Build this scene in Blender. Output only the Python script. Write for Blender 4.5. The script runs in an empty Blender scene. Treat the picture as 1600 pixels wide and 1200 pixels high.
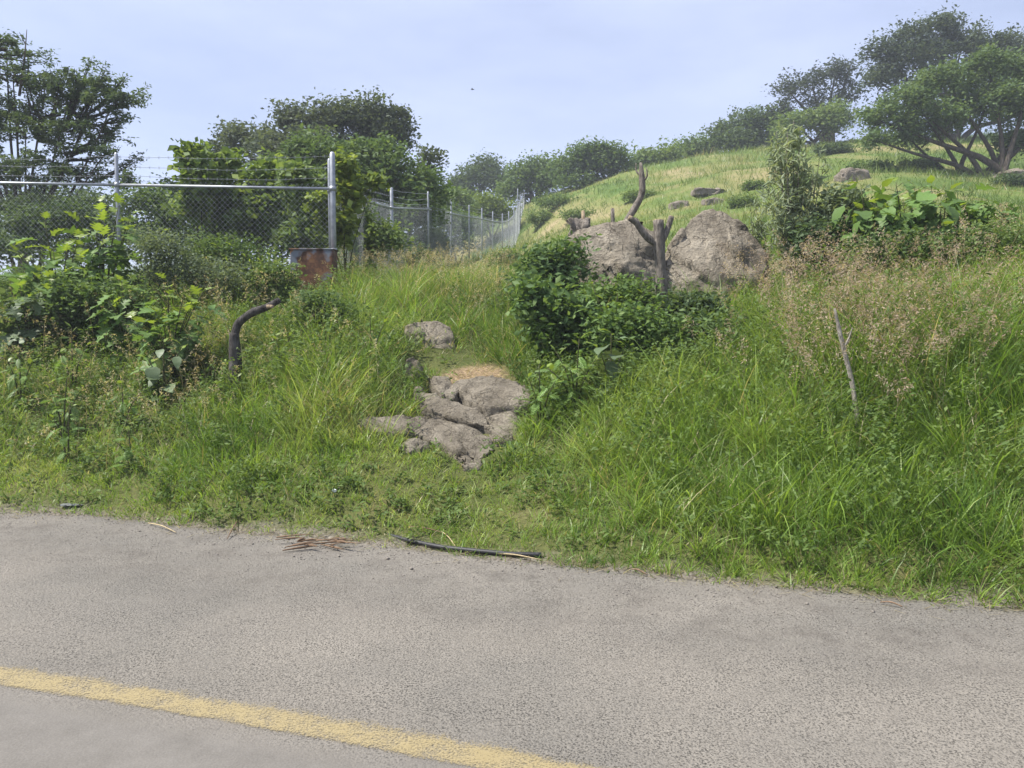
import bpy, bmesh, math, random
import numpy as np
from mathutils import Vector, Matrix, Euler

random.seed(7)
rng = np.random.default_rng(11)
scene = bpy.context.scene
C = scene.collection

# ------------------------------------------------------------------ camera
F = 1186.0                       # focal length in photograph pixels (1600 wide)
PITCH = math.radians(3.86)       # tilted slightly down, horizon a bit above the middle
CAM = np.array([0.0, 0.0, 1.6])
cam_d = bpy.data.cameras.new('camera'); cam = bpy.data.objects.new('camera', cam_d); C.objects.link(cam)
cam.location = CAM; cam.rotation_euler = (math.pi/2 - PITCH, 0, 0)
cam_d.sensor_width = 36.0; cam_d.lens = 36.0*F/1600.0; cam_d.clip_start = 0.05; cam_d.clip_end = 3000
scene.camera = cam

# ------------------------------------------------------------------ sky, sun, exposure
SUN_EL, SUN_AZ = 58.0, -100.0     # degrees; azimuth from +Y towards +X (high on the left)
w = bpy.data.worlds.new('World'); scene.world = w; w.use_nodes = True
nt = w.node_tree; nt.nodes.clear()
out = nt.nodes.new('ShaderNodeOutputWorld'); bg = nt.nodes.new('ShaderNodeBackground')
sky = nt.nodes.new('ShaderNodeTexSky'); sky.sky_type = 'NISHITA'; sky.sun_disc = False
sky.sun_elevation = math.radians(SUN_EL); sky.sun_rotation = math.radians(SUN_AZ)
sky.air_density = 1.0; sky.dust_density = 3.0; sky.ozone_density = 2.2; sky.altitude = 1500
tc = nt.nodes.new('ShaderNodeTexCoord'); mp = nt.nodes.new('ShaderNodeMapping'); mp.inputs['Scale'].default_value = (1, 1, 3.2)
nz = nt.nodes.new('ShaderNodeTexNoise'); nz.inputs['Scale'].default_value = 2.1; nz.inputs['Detail'].default_value = 5; nz.inputs['Roughness'].default_value = .55
rp = nt.nodes.new('ShaderNodeValToRGB'); rp.color_ramp.elements[0].position = .36; rp.color_ramp.elements[1].position = .70
rp.color_ramp.elements[0].color = (.40, .40, .40, 1); rp.color_ramp.elements[1].color = (.66, .66, .66, 1)
mx = nt.nodes.new('ShaderNodeMix'); mx.data_type = 'RGBA'
mx.inputs[7].default_value = (7.6, 8.35, 11.3, 1)     # thin bright veil of high cloud
nt.links.new(tc.outputs['Generated'], mp.inputs['Vector']); nt.links.new(mp.outputs[0], nz.inputs['Vector'])
nt.links.new(nz.outputs[0], rp.inputs[0]); nt.links.new(rp.outputs[0], mx.inputs[0])
nt.links.new(sky.outputs[0], mx.inputs[6]); nt.links.new(mx.outputs[2], bg.inputs[0])
bg.inputs[1].default_value = 0.0605
nt.links.new(bg.outputs[0], out.inputs[0])
sd = bpy.data.lights.new('sun', 'SUN'); sun = bpy.data.objects.new('sun', sd); C.objects.link(sun)
sd.energy = 4.2; sd.angle = math.radians(2.5); sd.color = (1.0, .955, .88)
el, az = math.radians(SUN_EL), math.radians(SUN_AZ)
sdir = Vector((math.sin(az)*math.cos(el), math.cos(az)*math.cos(el), math.sin(el)))
sun.rotation_euler = sdir.to_track_quat('Z', 'Y').to_euler(); sun.location = sdir*60
vs = scene.view_settings; vs.view_transform = 'Standard'; vs.look = 'None'; vs.gamma = 1.0; vs.exposure = 1.13
vs.use_curve_mapping = False

# ------------------------------------------------------------------ helpers
def tag(o, label=None, cat=None, group=None, kind=None):
    if label: o['label'] = label
    if cat: o['category'] = cat
    if group: o['group'] = group
    if kind: o['kind'] = kind
    return o
def empty(name, loc, rz=0.0):
    o = bpy.data.objects.new(name, None); C.objects.link(o)
    o.location = tuple(float(v) for v in loc); o.rotation_euler = (0, 0, rz); o.empty_display_size = .1
    return o
def link(name, me, parent=None):
    o = bpy.data.objects.new(name, me); C.objects.link(o)
    if parent is not None:
        o.parent = parent
    return o
def meshnp(name, V, Fc, mat, col=None, smooth=False):
    """mesh from numpy vertices and an (n,3) or (n,4) array of faces"""
    V = np.asarray(V, dtype=np.float32); Fc = np.asarray(Fc, dtype=np.int32)
    me = bpy.data.meshes.new(name)
    me.vertices.add(len(V)); me.vertices.foreach_set('co', V.ravel())
    n, k = Fc.shape
    me.loops.add(n*k); me.loops.foreach_set('vertex_index', Fc.ravel())
    me.polygons.add(n); me.polygons.foreach_set('loop_start', np.arange(0, n*k, k, dtype=np.int32))
    if smooth: me.polygons.foreach_set('use_smooth', np.ones(n, dtype=bool))
    if col is not None:
        a = me.color_attributes.new('Col', 'FLOAT_COLOR', 'POINT')
        c4 = np.ones((len(V), 4), dtype=np.float32); c4[:, :3] = col
        a.data.foreach_set('color', c4.ravel())
    me.update(calc_edges=True); me.validate()
    me.materials.append(mat)
    return me
class Acc:
    """collects triangles"""
    def __init__(s): s.V = []; s.F = []; s.c = []; s.n = 0
    def add(s, V, Fc, col=None):
        V = np.asarray(V, float).reshape(-1, 3); Fc = np.asarray(Fc, int).reshape(-1, 3)
        s.V.append(V); s.F.append(Fc + s.n); s.n += len(V)
        s.c.append(np.broadcast_to(np.asarray((1, 1, 1) if col is None else col, float), (len(V), 3)))
    def mesh(s, name, mat, smooth=False, origin=(0, 0, 0)):
        return meshnp(name, np.concatenate(s.V) - np.asarray(origin, float), np.concatenate(s.F), mat, np.concatenate(s.c), smooth)
def tube(pts, rad, sides=6, cap=True):
    pts = np.asarray(pts, float); n = len(pts); rad = np.broadcast_to(np.asarray(rad, float), (n,))
    t = np.gradient(pts, axis=0); t /= (np.linalg.norm(t, axis=1, keepdims=True) + 1e-9)
    ref = np.array([0.31, 0.17, 0.93]) if abs(t[0] @ np.array([0.31, 0.17, 0.93])) < .9 else np.array([1., 0, 0])
    u = np.cross(t, ref); u /= (np.linalg.norm(u, axis=1, keepdims=True) + 1e-9); v = np.cross(t, u)
    a = np.linspace(0, 2*math.pi, sides, endpoint=False)
    V = (pts[:, None] + rad[:, None, None]*(np.cos(a)[None, :, None]*u[:, None] + np.sin(a)[None, :, None]*v[:, None])).reshape(-1, 3)
    i = np.arange(n-1)[:, None]*sides; j = np.arange(sides)[None]; jn = (j+1) % sides
    A, B, D, E = i+j, i+jn, i+sides+jn, i+sides+j
    Fc = np.concatenate([np.stack([A, B, D], -1).reshape(-1, 3), np.stack([A, D, E], -1).reshape(-1, 3)])
    if cap:
        V = np.concatenate([V, pts[[0]], pts[[-1]]]); c0, c1 = n*sides, n*sides+1
        jj = np.arange(sides); L = (n-1)*sides
        Fc = np.concatenate([Fc, np.stack([np.full(sides, c0), (jj+1) % sides, jj], -1), np.stack([np.full(sides, c1), L+jj, L+(jj+1) % sides], -1)])
    return V, Fc
def smooth_poly(pts, n):
    pts = np.asarray(pts, float)
    t = np.r_[0, np.cumsum(np.linalg.norm(np.diff(pts[:, :3], axis=0), axis=1))]; t /= t[-1]
    q = np.linspace(0, 1, n); P0 = np.stack([np.interp(q, t, pts[:, k]) for k in range(pts.shape[1])], 1)
    for _ in range(2):
        P1 = P0.copy(); P1[1:-1] = (P0[:-2] + 2*P0[1:-1] + P0[2:])/4; P0 = P1
    return P0
def hash3(ix, iy, iz, seed):
    h = (ix*374761393 + iy*668265263 + iz*1274126177 + seed*974634777).astype(np.int64) & 0xffffffff
    h = ((h ^ (h >> 13))*1274126177) & 0xffffffff
    h = ((h ^ (h >> 16))*2246822519) & 0xffffffff
    return ((h ^ (h >> 15)) & 0xffffff)/float(0xffffff)
def vnoise(p, seed=0):
    p = np.asarray(p, float); i = np.floor(p).astype(np.int64); f = p - i; f = f*f*(3-2*f)
    r = 0
    for dx in (0, 1):
        for dy in (0, 1):
            for dz in (0, 1):
                wgt = (f[:, 0] if dx else 1-f[:, 0])*(f[:, 1] if dy else 1-f[:, 1])*(f[:, 2] if dz else 1-f[:, 2])
                r = r + wgt*hash3(i[:, 0]+dx, i[:, 1]+dy, i[:, 2]+dz, seed)
    return r
def fbm(p, oct=4, seed=0, gain=.5):
    p = np.asarray(p, float); s = 0; a = 1; t = 0
    for k in range(oct):
        s = s + a*vnoise(p*2**k + 17.3*k, seed+k); t += a; a *= gain
    return s/t - .5
def fbm2(X, Y, sc, oct=3, seed=0):
    X = np.asarray(X, float); sh = X.shape
    return fbm(np.stack([X.ravel()*sc, np.asarray(Y, float).ravel()*sc, np.full(X.size, .37)], 1), oct, seed).reshape(sh)
def sstep(a, b, x):
    t = np.clip((np.asarray(x, float)-a)/(b-a), 0, 1); return t*t*(3-2*t)
cp, sp = math.cos(PITCH), math.sin(PITCH)
def ray(px, py):
    cx, cy = (px-800)/F, (600-py)/F
    return np.array([cx, cp + cy*sp, -sp + cy*cp])
def P(px, py, Y):
    """point of the place at distance Y that is seen at photograph position (px, py)"""
    d = ray(px, py); return CAM + d*(Y/d[1])
def G(px, py, z=0.0):
    d = ray(px, py); return CAM + d*((z-CAM[2])/d[2])

# ------------------------------------------------------------------ materials
def newmat(name):
    m = bpy.data.materials.new(name); m.use_nodes = True
    n = m.node_tree; n.nodes.clear()
    o = n.nodes.new('ShaderNodeOutputMaterial'); b = n.nodes.new('ShaderNodeBsdfPrincipled')
    n.links.new(b.outputs[0], o.inputs[0])
    return m, n, b, o
def N(n, t, **kw):
    x = n.nodes.new(t)
    for k, v in kw.items():
        if k.startswith('i_'): x.inputs[k[2:].replace('_', ' ')].default_value = v
        else: setattr(x, k, v)
    return x
def ramp(n, src, stops):
    r = n.nodes.new('ShaderNodeValToRGB'); e = r.color_ramp.elements
    e[0].position, e[0].color = stops[0][0], (*stops[0][1], 1); e[1].position, e[1].color = stops[-1][0], (*stops[-1][1], 1)
    for p, c in stops[1:-1]:
        q = e.new(p); q.color = (*c, 1)
    n.links.new(src, r.inputs[0]); return r.outputs[0]
def mixc(n, fac, a, b, mode='MIX'):
    m = n.nodes.new('ShaderNodeMix'); m.data_type = 'RGBA'; m.blend_type = mode
    for v, i in ((fac, 0), (a, 6), (b, 7)):
        if hasattr(v, 'is_output'): n.links.new(v, m.inputs[i])
        else: m.inputs[i].default_value = v if i == 0 else (*v, 1)
    return m.outputs[2]
def noise(n, vec, scale, detail=4, rough=.55, dim='3D'):
    x = n.nodes.new('ShaderNodeTexNoise'); x.inputs['Scale'].default_value = scale
    x.inputs['Detail'].default_value = detail; x.inputs['Roughness'].default_value = rough
    if vec is not None: n.links.new(vec, x.inputs['Vector'])
    return x.outputs[0]
def bump(n, h, b, strength, dist):
    k = n.nodes.new('ShaderNodeBump'); k.inputs['Strength'].default_value = strength; k.inputs['Distance'].default_value = dist
    n.links.new(h, k.inputs['Height']); n.links.new(k.outputs[0], b.inputs['Normal'])
def math_(n, op, a, b=None):
    m = n.nodes.new('ShaderNodeMath'); m.operation = op
    for v, i in ((a, 0), (b, 1)):
        if v is None: continue
        if hasattr(v, 'is_output'): n.links.new(v, m.inputs[i])
        else: m.inputs[i].default_value = v
    return m.outputs[0]

def leaf_mat(name, base=None, vary=.25, trans=.38, rough=.5, spec=.35, veins=False):
    """thin leaf: some light passes through; colour from the mesh attribute or a base colour with a little variation per leaf"""
    m, n, b, o = newmat(name)
    if base is None:
        a = N(n, 'ShaderNodeAttribute', attribute_name='Col'); col = a.outputs['Color']
    else:
        oi = n.nodes.new('ShaderNodeObjectInfo')
        col = ramp(n, oi.outputs['Random'], [(0, tuple(c*(1-vary) for c in base)), (1, tuple(c*(1+vary) for c in base))])
        tx = N(n, 'ShaderNodeTexCoord')
        nn = noise(n, tx.outputs['Object'], 22, 3)
        col = mixc(n, .35, col, ramp(n, nn, [(.3, (.55, .6, .5)), (.7, (1.25, 1.2, 1.1))]), 'MULTIPLY')
    n.links.new(col, b.inputs['Base Color'])
    b.inputs['Roughness'].default_value = rough; b.inputs['Specular IOR Level'].default_value = spec
    t = N(n, 'ShaderNodeBsdfTranslucent')
    n.links.new(mixc(n, 1, col, (1.25, 1.2, .55), 'MULTIPLY'), t.inputs[0])
    x = N(n, 'ShaderNodeMixShader'); x.inputs[0].default_value = trans
    n.links.new(b.outputs[0], x.inputs[1]); n.links.new(t.outputs[0], x.inputs[2]); n.links.new(x.outputs[0], o.inputs[0])
    return m
M = {}
M['grass'] = leaf_mat('grass_blades', trans=.46, rough=.42, spec=.4)
M['leaf'] = leaf_mat('tree_leaves', trans=.40, rough=.62, spec=.2)
M['young'] = leaf_mat('young_leaf', (.21, .29, .055), .2, .42, .4)
M['broad'] = leaf_mat('broad_leaf', (.125, .21, .06), .3, .36, .5, .25)
M['broadgrey'] = leaf_mat('greyish_leaf', (.12, .17, .085), .25, .3, .5)
M['fern'] = leaf_mat('cut_leaf', (.15, .25, .065), .3, .35, .5)
M['dryhead'] = leaf_mat('dry_seed_head', trans=.45, rough=.8, spec=.1)

def bark_mat(name, dark, light, scale=14):
    m, n, b, o = newmat(name)
    tx = N(n, 'ShaderNodeTexCoord'); mpn = N(n, 'ShaderNodeMapping'); mpn.inputs['Scale'].default_value = (1, 1, .28)
    n.links.new(tx.outputs['Object'], mpn.inputs[0])
    a = noise(n, mpn.outputs[0], scale, 6, .65); c = noise(n, tx.outputs['Object'], 3.0, 3)
    col = mixc(n, c, ramp(n, a, [(.32, dark), (.68, light)]), ramp(n, a, [(.3, tuple(v*.55 for v in dark)), (.7, tuple(v*.8 for v in light))]))
    n.links.new(col, b.inputs['Base Color']); b.inputs['Roughness'].default_value = .92
    b.inputs['Specular IOR Level'].default_value = .15
    bump(n, a, b, 1.0, .04)
    return m
M['bark'] = bark_mat('bark', (.035, .028, .022), (.13, .11, .09))
M['greybark'] = bark_mat('grey_bark', (.085, .073, .06), (.30, .265, .225), 34)
M['burnt'] = bark_mat('weathered_dark_wood', (.018, .016, .016), (.13, .12, .11), 20)
M['palewood'] = bark_mat('bleached_wood', (.20, .18, .15), (.44, .40, .34), 30)
M['stem'] = bark_mat('green_stem', (.05, .06, .025), (.12, .12, .06), 30)
M['cutwood'] = bark_mat('cut_wood', (.28, .21, .13), (.46, .37, .26), 40)

def rock_mat(name, cols, sc=1.0, stain=.6):
    m, n, b, o = newmat(name)
    tx = N(n, 'ShaderNodeTexCoord'); v = tx.outputs['Object']
    a = noise(n, v, 2.1*sc, 8, .68); f = noise(n, v, 30*sc, 5, .7); g = noise(n, v, 6.5*sc, 6, .7)
    col = ramp(n, a, [(.30, cols[0]), (.5, cols[1]), (.72, cols[2])])
    col = mixc(n, .75, col, ramp(n, f, [(.30, (.45, .44, .43)), (.55, (1, 1, 1)), (.75, (1.35, 1.33, 1.28))]), 'MULTIPLY')
    sm_ = N(n, 'ShaderNodeMapping'); sm_.inputs['Scale'].default_value = (2.2*sc, 2.2*sc, .45*sc); n.links.new(v, sm_.inputs[0])
    stn = ramp(n, noise(n, sm_.outputs[0], 1.0, 6, .7), [(.50, (0, 0, 0)), (.66, (1, 1, 1))])
    col = mixc(n, math_(n, 'MULTIPLY', stn, stain), col, tuple(c*.55 for c in cols[0]))
    lich = ramp(n, g, [(.56, (0, 0, 0)), (.66, (1, 1, 1))])
    col = mixc(n, math_(n, 'MULTIPLY', lich, .6), col, tuple(c*.42 for c in cols[0]))
    vo = N(n, 'ShaderNodeTexVoronoi', feature='DISTANCE_TO_EDGE'); vo.inputs['Scale'].default_value = 2.6*sc
    wv = n.nodes.new('ShaderNodeVectorMath'); wv.operation = 'ADD'; n.links.new(v, wv.inputs[0])
    nzv = N(n, 'ShaderNodeTexNoise'); nzv.inputs['Scale'].default_value = 5*sc; n.links.new(v, nzv.inputs['Vector'])
    sc_ = n.nodes.new('ShaderNodeVectorMath'); sc_.operation = 'SCALE'; sc_.inputs['Scale'].default_value = .35; n.links.new(nzv.outputs['Color'], sc_.inputs[0])
    n.links.new(sc_.outputs[0], wv.inputs[1]); n.links.new(wv.outputs[0], vo.inputs['Vector'])
    crack = ramp(n, vo.outputs[0], [(.0, (.42, .40, .38)), (.022, (1, 1, 1))])
    col = mixc(n, .55, col, crack, 'MULTIPLY')
    n.links.new(col, b.inputs['Base Color']); b.inputs['Roughness'].default_value = .93; b.inputs['Specular IOR Level'].default_value = .12
    h = math_(n, 'ADD', math_(n, 'MULTIPLY', f, .45), math_(n, 'ADD', a, math_(n, 'MULTIPLY', crack, .25)))
    bump(n, h, b, 1.0, .09)
    return m
M['boulder'] = rock_mat('boulder_stone', ((.14, .118, .09), (.285, .25, .195), (.41, .365, .29)))
M['ledge'] = rock_mat('ledge_stone', ((.15, .13, .10), (.25, .22, .172), (.36, .322, .258)), 1.6, .2)
M['hillrock'] = rock_mat('hill_stone', ((.14, .12, .098), (.24, .208, .17), (.33, .29, .24)), .8, .3)

def galv():
    m, n, b, o = newmat('galvanised_steel')
    tx = N(n, 'ShaderNodeTexCoord'); a = noise(n, tx.outputs['Object'], 9, 4)
    n.links.new(ramp(n, a, [(.3, (.22, .235, .255)), (.7, (.38, .40, .43))]), b.inputs['Base Color'])
    b.inputs['Metallic'].default_value = .55; b.inputs['Roughness'].default_value = .48
    return m
M['galv'] = galv()
def rust():
    m, n, b, o = newmat('rusty_sheet')
    tx = N(n, 'ShaderNodeTexCoord'); a = noise(n, tx.outputs['Object'], 5, 6, .65); c = noise(n, tx.outputs['Object'], 2.6, 3)
    col = ramp(n, a, [(.34, (.03, .018, .013)), (.5, (.11, .048, .024)), (.66, (.26, .125, .05))])
    col = mixc(n, ramp(n, c, [(.54, (0, 0, 0)), (.6, (1, 1, 1))]), col, (.16, .18, .21))
    n.links.new(col, b.inputs['Base Color']); b.inputs['Roughness'].default_value = .85; bump(n, a, b, .5, .01)
    return m
M['rust'] = rust()
def plain(name, col, rough=.6, spec=.4):
    m, n, b, o = newmat(name)
    tx = N(n, 'ShaderNodeTexCoord'); a = noise(n, tx.outputs['Object'], 30, 4)
    n.links.new(ramp(n, a, [(.25, tuple(c*.6 for c in col)), (.75, tuple(min(1, c*1.3) for c in col))]), b.inputs['Base Color'])
    b.inputs['Roughness'].default_value = rough; b.inputs['Specular IOR Level'].default_value = spec
    return m
M['rubber'] = plain('black_rubber', (.022, .022, .024), .55)
M['litter'] = plain('white_paper', (.6, .62, .66), .5)
M['film'] = plain('grey_plastic_film', (.13, .135, .135), .3)
M['drybark'] = plain('dry_brown_husk', (.17, .115, .075), .9, .1)
M['straw'] = plain('straw', (.42, .34, .20), .85, .1)
M['bird'] = plain('dark_feathers', (.03, .03, .035), .8)
M['pebble'] = plain('pebbles', (.20, .18, .155), .9, .2)

def ground_mat():
    m, n, b, o = newmat('soil_and_thatch')
    g = N(n, 'ShaderNodeNewGeometry'); v = g.outputs['Position']
    a = noise(n, v, 1.3, 5); f = noise(n, v, 26, 5, .7); l = noise(n, v, .22, 4, .6)
    near = ramp(n, a, [(.3, (.06, .075, .024)), (.52, (.095, .105, .036)), (.75, (.15, .135, .065))])
    far = ramp(n, l, [(.30, (.065, .115, .028)), (.46, (.11, .155, .04)), (.58, (.18, .18, .07)), (.70, (.27, .225, .125))])
    at = N(n, 'ShaderNodeAttribute', attribute_name='Col')   # red: open hillside, green: bare sandy soil
    sep = N(n, 'ShaderNodeSeparateColor'); n.links.new(at.outputs['Color'], sep.inputs[0])
    col = mixc(n, sep.outputs[0], near, far)
    sand = ramp(n, f, [(.25, (.13, .09, .055)), (.5, (.24, .175, .11)), (.7, (.36, .27, .17))])
    col = mixc(n, sep.outputs[1], col, sand)
    grit = ramp(n, f, [(.3, (.08, .07, .058)), (.5, (.16, .143, .12)), (.7, (.24, .215, .18))])
    col = mixc(n, sep.outputs[2], col, grit)
    col = mixc(n, .6, col, ramp(n, f, [(.3, (.5, .5, .5)), (.7, (1.35, 1.35, 1.35))]), 'MULTIPLY')
    n.links.new(col, b.inputs['Base Color']); b.inputs['Roughness'].default_value = .95; b.inputs['Specular IOR Level'].default_value = .08
    bump(n, f, b, .8, .03)
    return m
M['ground'] = ground_mat()

def road_mat():
    m, n, b, o = newmat('chip_seal_asphalt')
    g = N(n, 'ShaderNodeNewGeometry'); v = g.outputs['Position']
    big = noise(n, v, .55, 4, .6); mid = noise(n, v, 3.0, 5, .6); fine = noise(n, v, 105, 4, .65)
    vo = N(n, 'ShaderNodeTexVoronoi'); vo.inputs['Scale'].default_value = 95; n.links.new(v, vo.inputs['Vector'])
    vo2 = N(n, 'ShaderNodeTexVoronoi'); vo2.inputs['Scale'].default_value = 24; n.links.new(v, vo2.inputs['Vector'])
    at = N(n, 'ShaderNodeAttribute', attribute_name='Col'); sep = N(n, 'ShaderNodeSeparateColor'); n.links.new(at.outputs['Color'], sep.inputs[0])
    dusty = ramp(n, mid, [(.25, (.166, .152, .131)), (.75, (.209, .192, .165))])
    dusty = mixc(n, ramp(n, big, [(.42, (0, 0, 0)), (.62, (1, 1, 1))]), dusty, (.154, .144, .126))
    stones = ramp(n, vo.outputs['Color'], [(.0, (.78, .77, .76)), (.5, (1, 1, 1)), (1, (1.16, 1.15, 1.13))])
    col = mixc(n, .8, dusty, stones, 'MULTIPLY')
    # dark holes between the chips
    pit = math_(n, 'MULTIPLY', ramp(n, fine, [(.55, (0, 0, 0)), (.64, (1, 1, 1))]), ramp(n, mid, [(.32, (.25, .15, .15)), (.62, (1, 1, 1))]))
    col = mixc(n, math_(n, 'MULTIPLY', pit, .72), col, (.045, .041, .036))
    lump = ramp(n, vo2.outputs['Distance'], [(.10, (1, 1, 1)), (.17, (0, 0, 0))])
    col = mixc(n, math_(n, 'MULTIPLY', lump, .7), col, (.05, .046, .041))
    # smooth far lane (red) and dark tar band along the verge (green)
    sm = ramp(n, noise(n, v, 6, 6, .7), [(.3, (.126, .117, .104)), (.7, (.162, .151, .135))])
    sm = mixc(n, .5, sm, ramp(n, fine, [(.3, (.7, .7, .7)), (.7, (1.25, 1.25, 1.25))]), 'MULTIPLY')
    col = mixc(n, sep.outputs[0], col, sm)
    tar = mixc(n, .8, (.115, .104, .09), stones, 'MULTIPLY')
    tf = math_(n, 'MULTIPLY', sep.outputs[1], ramp(n, noise(n, v, 3.2, 8, .78), [(.48, (0, 0, 0)), (.66, (.8, .8, .8))]))
    col = mixc(n, tf, col, tar)
    trk = mixc(n, sep.outputs[2], (1, 1, 1), (.90, .90, .90))
    col = mixc(n, ramp(n, noise(n, v, .9, 4, .6), [(.3, (.3, .3, .3)), (.7, (1, 1, 1))]), col, mixc(n, 1, col, trk, 'MULTIPLY'))
    stain = ramp(n, noise(n, v, .8, 7, .75), [(.60, (0, 0, 0)), (.70, (1, 1, 1))])
    col = mixc(n, math_(n, 'MULTIPLY', stain, .22), col, (.115, .105, .092))
    n.links.new(col, b.inputs['Base Color']); b.inputs['Roughness'].default_value = .9; b.inputs['Specular IOR Level'].default_value = .2
    h = math_(n, 'SUBTRACT', math_(n, 'MULTIPLY', vo.outputs['Distance'], -.6), math_(n, 'MULTIPLY', pit, .9))
    k = n.nodes.new('ShaderNodeBump'); k.inputs['Distance'].default_value = .008
    n.links.new(math_(n, 'SUBTRACT', .8, math_(n, 'MULTIPLY', sep.outputs[0], .6)), k.inputs['Strength'])
    n.links.new(h, k.inputs['Height']); n.links.new(k.outputs[0], b.inputs['Normal'])
    return m
M['road'] = road_mat()
def paint_mat():
    m, n, b, o = newmat('worn_yellow_paint')
    g = N(n, 'ShaderNodeNewGeometry'); v = g.outputs['Position']
    at = N(n, 'ShaderNodeAttribute', attribute_name='Col'); sep = N(n, 'ShaderNodeSeparateColor'); n.links.new(at.outputs['Color'], sep.inputs[0])
    fine = noise(n, v, 110, 4, .7); mid = noise(n, v, 7, 5, .65)
    col = ramp(n, mid, [(.3, (.27, .215, .105)), (.7, (.34, .275, .145))])
    col = mixc(n, .4, col, ramp(n, fine, [(.3, (.7, .7, .7)), (.7, (1.2, 1.2, 1.2))]), 'MULTIPLY')
    n.links.new(col, b.inputs['Base Color']); b.inputs['Roughness'].default_value = .75
    wear = math_(n, 'ADD', math_(n, 'ADD', math_(n, 'MULTIPLY', fine, 1.0), math_(n, 'MULTIPLY', mid, .55)), math_(n, 'MULTIPLY', sep.outputs[0], .30))
    cut = ramp(n, wear, [(.70, (.9, .9, .9)), (.98, (0, 0, 0))])
    t = N(n, 'ShaderNodeBsdfTransparent'); x = N(n, 'ShaderNodeMixShader')
    n.links.new(cut, x.inputs[0]); n.links.new(t.outputs[0], x.inputs[1]); n.links.new(b.outputs[0], x.inputs[2]); n.links.new(x.outputs[0], o.inputs[0])
    bump(n, fine, b, .4, .004)
    return m
M['paint'] = paint_mat()

# ------------------------------------------------------------------ terrain
edge_px = [(0, 803), (150, 806), (300, 826), (450, 840), (600, 853), (720, 868), (850, 882), (1000, 899), (1150, 913), (1300, 926), (1450, 941), (1600, 956)]
EP = np.array([G(*e)[:2] for e in edge_px])
sl_l = (EP[2, 1]-EP[0, 1])/(EP[2, 0]-EP[0, 0]); sl_r = (EP[-1, 1]-EP[-4, 1])/(EP[-1, 0]-EP[-4, 0])
sl_l = -.26; sl_r = -.36
def Ye(X):
    X = np.asarray(X, float)
    y = np.interp(X, EP[:, 0], EP[:, 1])
    y = np.where(X < EP[0, 0], EP[0, 1] + sl_l*(X-EP[0, 0]), y)
    return np.where(X > EP[-1, 0], EP[-1, 1] + sl_r*(X-EP[-1, 0]), y)
def dist_edge(X, Y): return (np.asarray(Y, float) - Ye(X))*.953
ctl = []
def col_(px, lst):
    for Y, z in lst: ctl.append(((px-800)/F*Y, Y, z))
col_(0, [(7.6, .22), (9, .85), (10.5, 1.5), (12, 2.0), (14, 2.3), (20, 2.7), (40, 3.6), (70, 4)])
col_(250, [(6.9, .2), (8, .68), (9.3, 1.2), (10.6, 1.7), (12, 2.05), (14, 2.3), (20, 2.8), (30, 3.2), (50, 4), (80, 5)])
col_(450, [(6.4, .2), (7.4, .62), (8.5, 1.1), (10, 1.62), (12, 2.1), (15, 2.45), (25, 3.0), (40, 4.2), (60, 6)])
col_(600, [(6.2, .17), (7, .5), (8, .85), (9.2, 1.35), (10.3, 1.72), (12, 2.1), (15, 2.45)])
col_(750, [(6.2, .14), (7, .42), (8, .80), (8.6, 1.02), (9.5, 1.35), (10.5, 1.72), (12, 2.05), (15, 2.6)])
col_(950, [(5.7, .17), (6.5, .46), (7.5, .86), (8.5, 1.22), (9.5, 1.5), (10.5, 1.72), (12, 2.05), (15, 2.8)])
col_(1120, [(5.4, .17), (6.5, .6), (7.5, 1.0), (8.5, 1.33), (9.5, 1.6), (11, 1.95), (13, 2.45)])
col_(1300, [(5.3, .22), (6.5, .78), (7.5, 1.22), (8.5, 1.62), (9.5, 1.95), (11, 2.3), (13, 2.8)])
col_(1600, [(5.2, .4), (6.2, .95), (7.4, 1.55), (8.5, 2.0), (10, 2.45), (13, 3.15)])
for px, Y, rz_ in [(612, 19, 4.72), (669, 22, 5.16), (705, 26, 5.65), (733, 29, 6.0), (753, 32, 6.37), (770, 35, 6.75), (785, 38, 7.15), (795, 41, 7.65), (803, 44, 8.4), (810, 48, 9.7)]:
    ctl.append(((px-800)/F*Y, Y, rz_-2.0))
for px, lst in [(870, [(20, 398), (30, 362), (45, 322), (55, 305)]), (1000, [(20, 388), (30, 345), (45, 295), (60, 268)]), (1100, [(20, 380), (30, 330), (45, 275), (60, 247)]),
                (1300, [(18, 350), (30, 300), (40, 258), (52, 224)]), (1500, [(16, 365), (25, 315), (36, 278), (55, 215)]), (1700, [(16, 355), (36, 272), (55, 200)])]:
    for Y, py in lst: ctl.append(tuple(P(px, py, Y)))
for Y, z in [(75, 8), (110, 8)]: ctl.append((-6, Y, z))
for X, Y, z in [(30, 80, 14.5), (60, 80, 17), (15, 85, 13), (45, 120, 15), (60, 50, 14), (60, 25, 7), (30, 18, 4.6), (0, 120, 11), (-60, 60, 4), (-60, 120, 5), (-60, 30, 3.4)]: ctl.append((X, Y, z))
for X in (-30, -20, -13):
    for d, z in [(.9, .22), (2.3, .85), (3.7, 1.5), (5.2, 2.0), (8, 2.4)]: ctl.append((X, float(Ye(X))+d, z))
for X in (7, 12, 18, 26):
    for d, z in [(.9, .4), (2, 1.0), (3.3, 1.6), (4.5, 2.05), (6.5, 2.5), (12, 3.6)]: ctl.append((X, float(Ye(X))+d, z))
for X in np.linspace(-30, 26, 24): ctl.append((X, float(Ye(X)), 0.0))
ctl = np.array(ctl)
def tpsk(r2): return np.where(r2 > 1e-9, .5*r2*np.log(r2 + 1e-12), 0)
S_ = 10.0
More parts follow.
